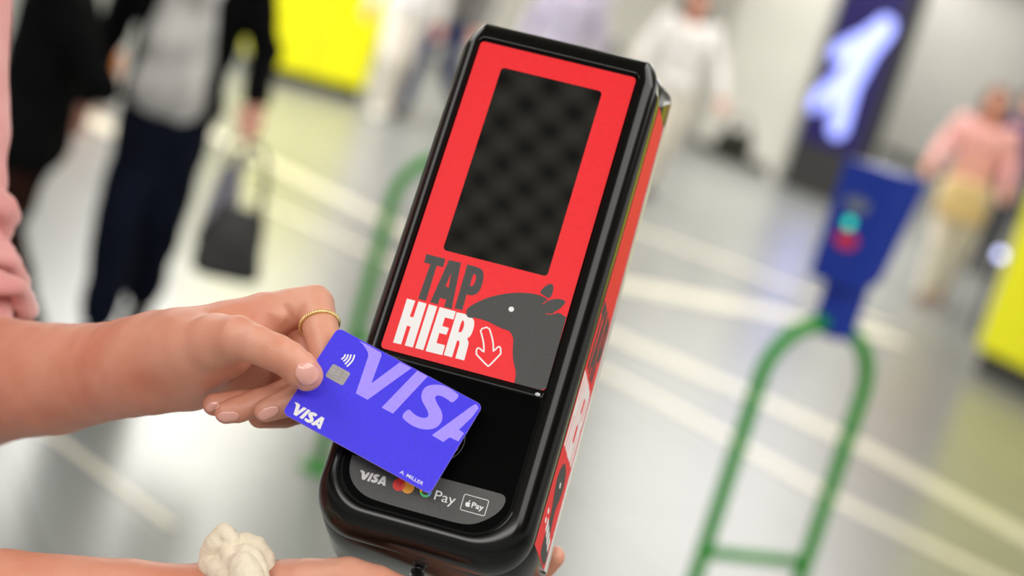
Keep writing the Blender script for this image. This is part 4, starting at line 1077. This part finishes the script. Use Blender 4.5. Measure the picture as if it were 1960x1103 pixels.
for n_, (a, b, ra_, rb2) in enumerate(ccs):
    L = []
    an = math.atan2(b[1] - a[1], b[0] - a[0])
    for k in range(13): t = an + math.pi / 2 + math.pi * k / 12; L.append((a[0] + ra_ * math.cos(t), a[1] + ra_ * math.sin(t)))
    for k in range(13): t = an - math.pi / 2 + math.pi * k / 12; L.append((b[0] + rb2 * math.cos(t), b[1] + rb2 * math.sin(t)))
    L = [(min(max(x, .08), k3 - .08), y) for x, y in L]
    loops.append(L)
for n_, L in enumerate(loops):
    prism_data([L], 0, .002 + .0006 * n_, V, F, fn=lambda x, y, z: (x, -.0125 - z, y))
link('figure_graphic', mesh_from('figure_graphic', V, [f[::-1] for f in F]), glow, pan)
tag(r, 'tall dark advertising screen showing a glowing lavender walking figure', 'advertising screen')

# ------------------------------------------------------------------ green hoops
GREEN = mat('green_powder_coat', (20, 150, 14), .5, var=.03, scale=20)
def hoop(parent, w, top, rad, bar_z, base=True):
    R2 = w / 2
    pts = [(-R2, 0, .01)] + [(-R2, 0, z) for z in np.linspace(.2, top - R2, 6)]
    pts += [(-R2 * math.cos(a), 0, top - R2 + R2 * math.sin(a)) for a in np.linspace(0, math.pi, 25)[1:-1]]
    pts += [(R2, 0, z) for z in np.linspace(top - R2, .2, 6)] + [(R2, 0, .01)]
    link('hoop_tube', tube_mesh('hoop_tube', pts, rad, 18), GREEN, parent, True)
    link('crossbar', tube_mesh('crossbar', [(-R2, 0, bar_z), (R2, 0, bar_z)], rad * .8, 14), GREEN, parent, True)
    for s in (-1, 1):
        bm = bmesh.new(); bmesh.ops.create_cone(bm, cap_ends=True, segments=24, radius1=.05, radius2=.05, depth=.012, matrix=Matrix.Translation((R2 * s, 0, .006)))
        bm_obj('base_flange', bm, GREEN, parent)
BLUE = mat('blue_enamel', (18, 52, 160), .4, var=.02); BLUE_D = mat('blue_hood', (30, 66, 170), .35)
# hoop top and blue terminal stand about 4 m away; height from where they sit above the floor
def hoop_at(px, py, mm):
    return at(px, py, mm)
D1 = 3900
tp = hoop_at(1590, 634, D1)
w1 = 0.30; HY = R_(30)
r = empty('validator_post', loc=(tp.x, tp.y, 0)); r.rotation_euler = (0, 0, HY)
hoop(r, w1, tp.z + .018, .0175, tp.z - .56)
z0 = tp.z; HR = Matrix.Rotation(R_(-46) - HY, 4, 'Z') 
def head_obj(o): o.matrix_local = HR; return o
head_obj(box('neck', -.040, .036, -.03, .045, z0 - .012, z0 + .13, BLUE, r, bev=.008))
bm = bmesh.new()
ring0 = [(-.068, -.060, z0 + .105), (.068, -.060, z0 + .105), (.068, .030, z0 + .135), (-.068, .030, z0 + .135)]
ring1 = [(-.072, -.060, z0 + .385), (.072, -.060, z0 + .385), (.072, .080, z0 + .385), (-.072, .080, z0 + .385)]
vs = [bm.verts.new(p) for p in ring0 + ring1]
for f in ((0, 3, 2, 1), (4, 5, 6, 7), (0, 1, 5, 4), (1, 2, 6, 5), (2, 3, 7, 6), (3, 0, 4, 7)): bm.faces.new([vs[i] for i in f])
bmesh.ops.bevel(bm, geom=list(bm.edges), offset=.008, segments=3, affect='EDGES')
hd = head_obj(bm_obj('terminal_head', bm, BLUE, r))
def on_front(x, t, lift=.003):
    return Vector((x, -.060 - lift, z0 + .115 + .27 * t))
def disc(name, x, t, rad, m, ry=None, parent=None):
    V = []; n = 24; c = on_front(x, t); 
    for l in (-.004, .004):
        for k in range(n):
            a = 2 * math.pi * k / n; dx, dz = rad * math.cos(a), (ry or rad) * math.sin(a)
            V.append(on_front(x + dx, t + dz / .265, l))
    F = [tuple(n + k for k in range(n))] + [(k, (k + 1) % n, n + (k + 1) % n, n + k) for k in range(n)]
    return link(name, mesh_from(name, V, F), m, parent or hd)
disc('green_lamp', .000, .50, .012, mat('lit_green_lamp', (40, 190, 160), .3, emit=(50, 215, 175), estr=1.1))
disc('red_label', .006, .36, .030, mat('red_label', (225, 52, 78), .4), .018)
disc('grey_display', .004, .66, .036, mat('grey_display', (120, 128, 140), .3), .016)
tag(r, 'dark blue card reader head on an arched green steel hoop', 'card reader post')
foot = on_floor(606, 898) + Vector((math.cos(HY), math.sin(HY), 0)) * w1 / 2
r = empty('green_hoop', loc=(foot.x, foot.y, 0)); r.rotation_euler = (0, 0, HY)
hoop(r, w1, .965, .0175, .40)
tag(r, 'arched green steel hoop partly hidden behind the payment terminal', 'hoop')

# small lit lamp on a low post by the yellow cabinet
lp = at(1915, 488, 11600)
r = empty('marker_light', loc=(lp.x, lp.y, 0))
link('post', tube_mesh('post', [(0, 0, 0), (0, 0, lp.z - .03)], .02, 12), PLN, r)
bm = bmesh.new(); bmesh.ops.create_uvsphere(bm, u_segments=16, v_segments=10, radius=.03, matrix=Matrix.Translation((0, 0, lp.z)))
bm_obj('lamp', bm, mat('lit_pale_blue_lamp', (190, 195, 255), .3, emit=(200, 205, 255), estr=3.0), r, True)
tag(r, 'small glowing pale blue lamp on a thin post beside the woman in pink', 'lamp')
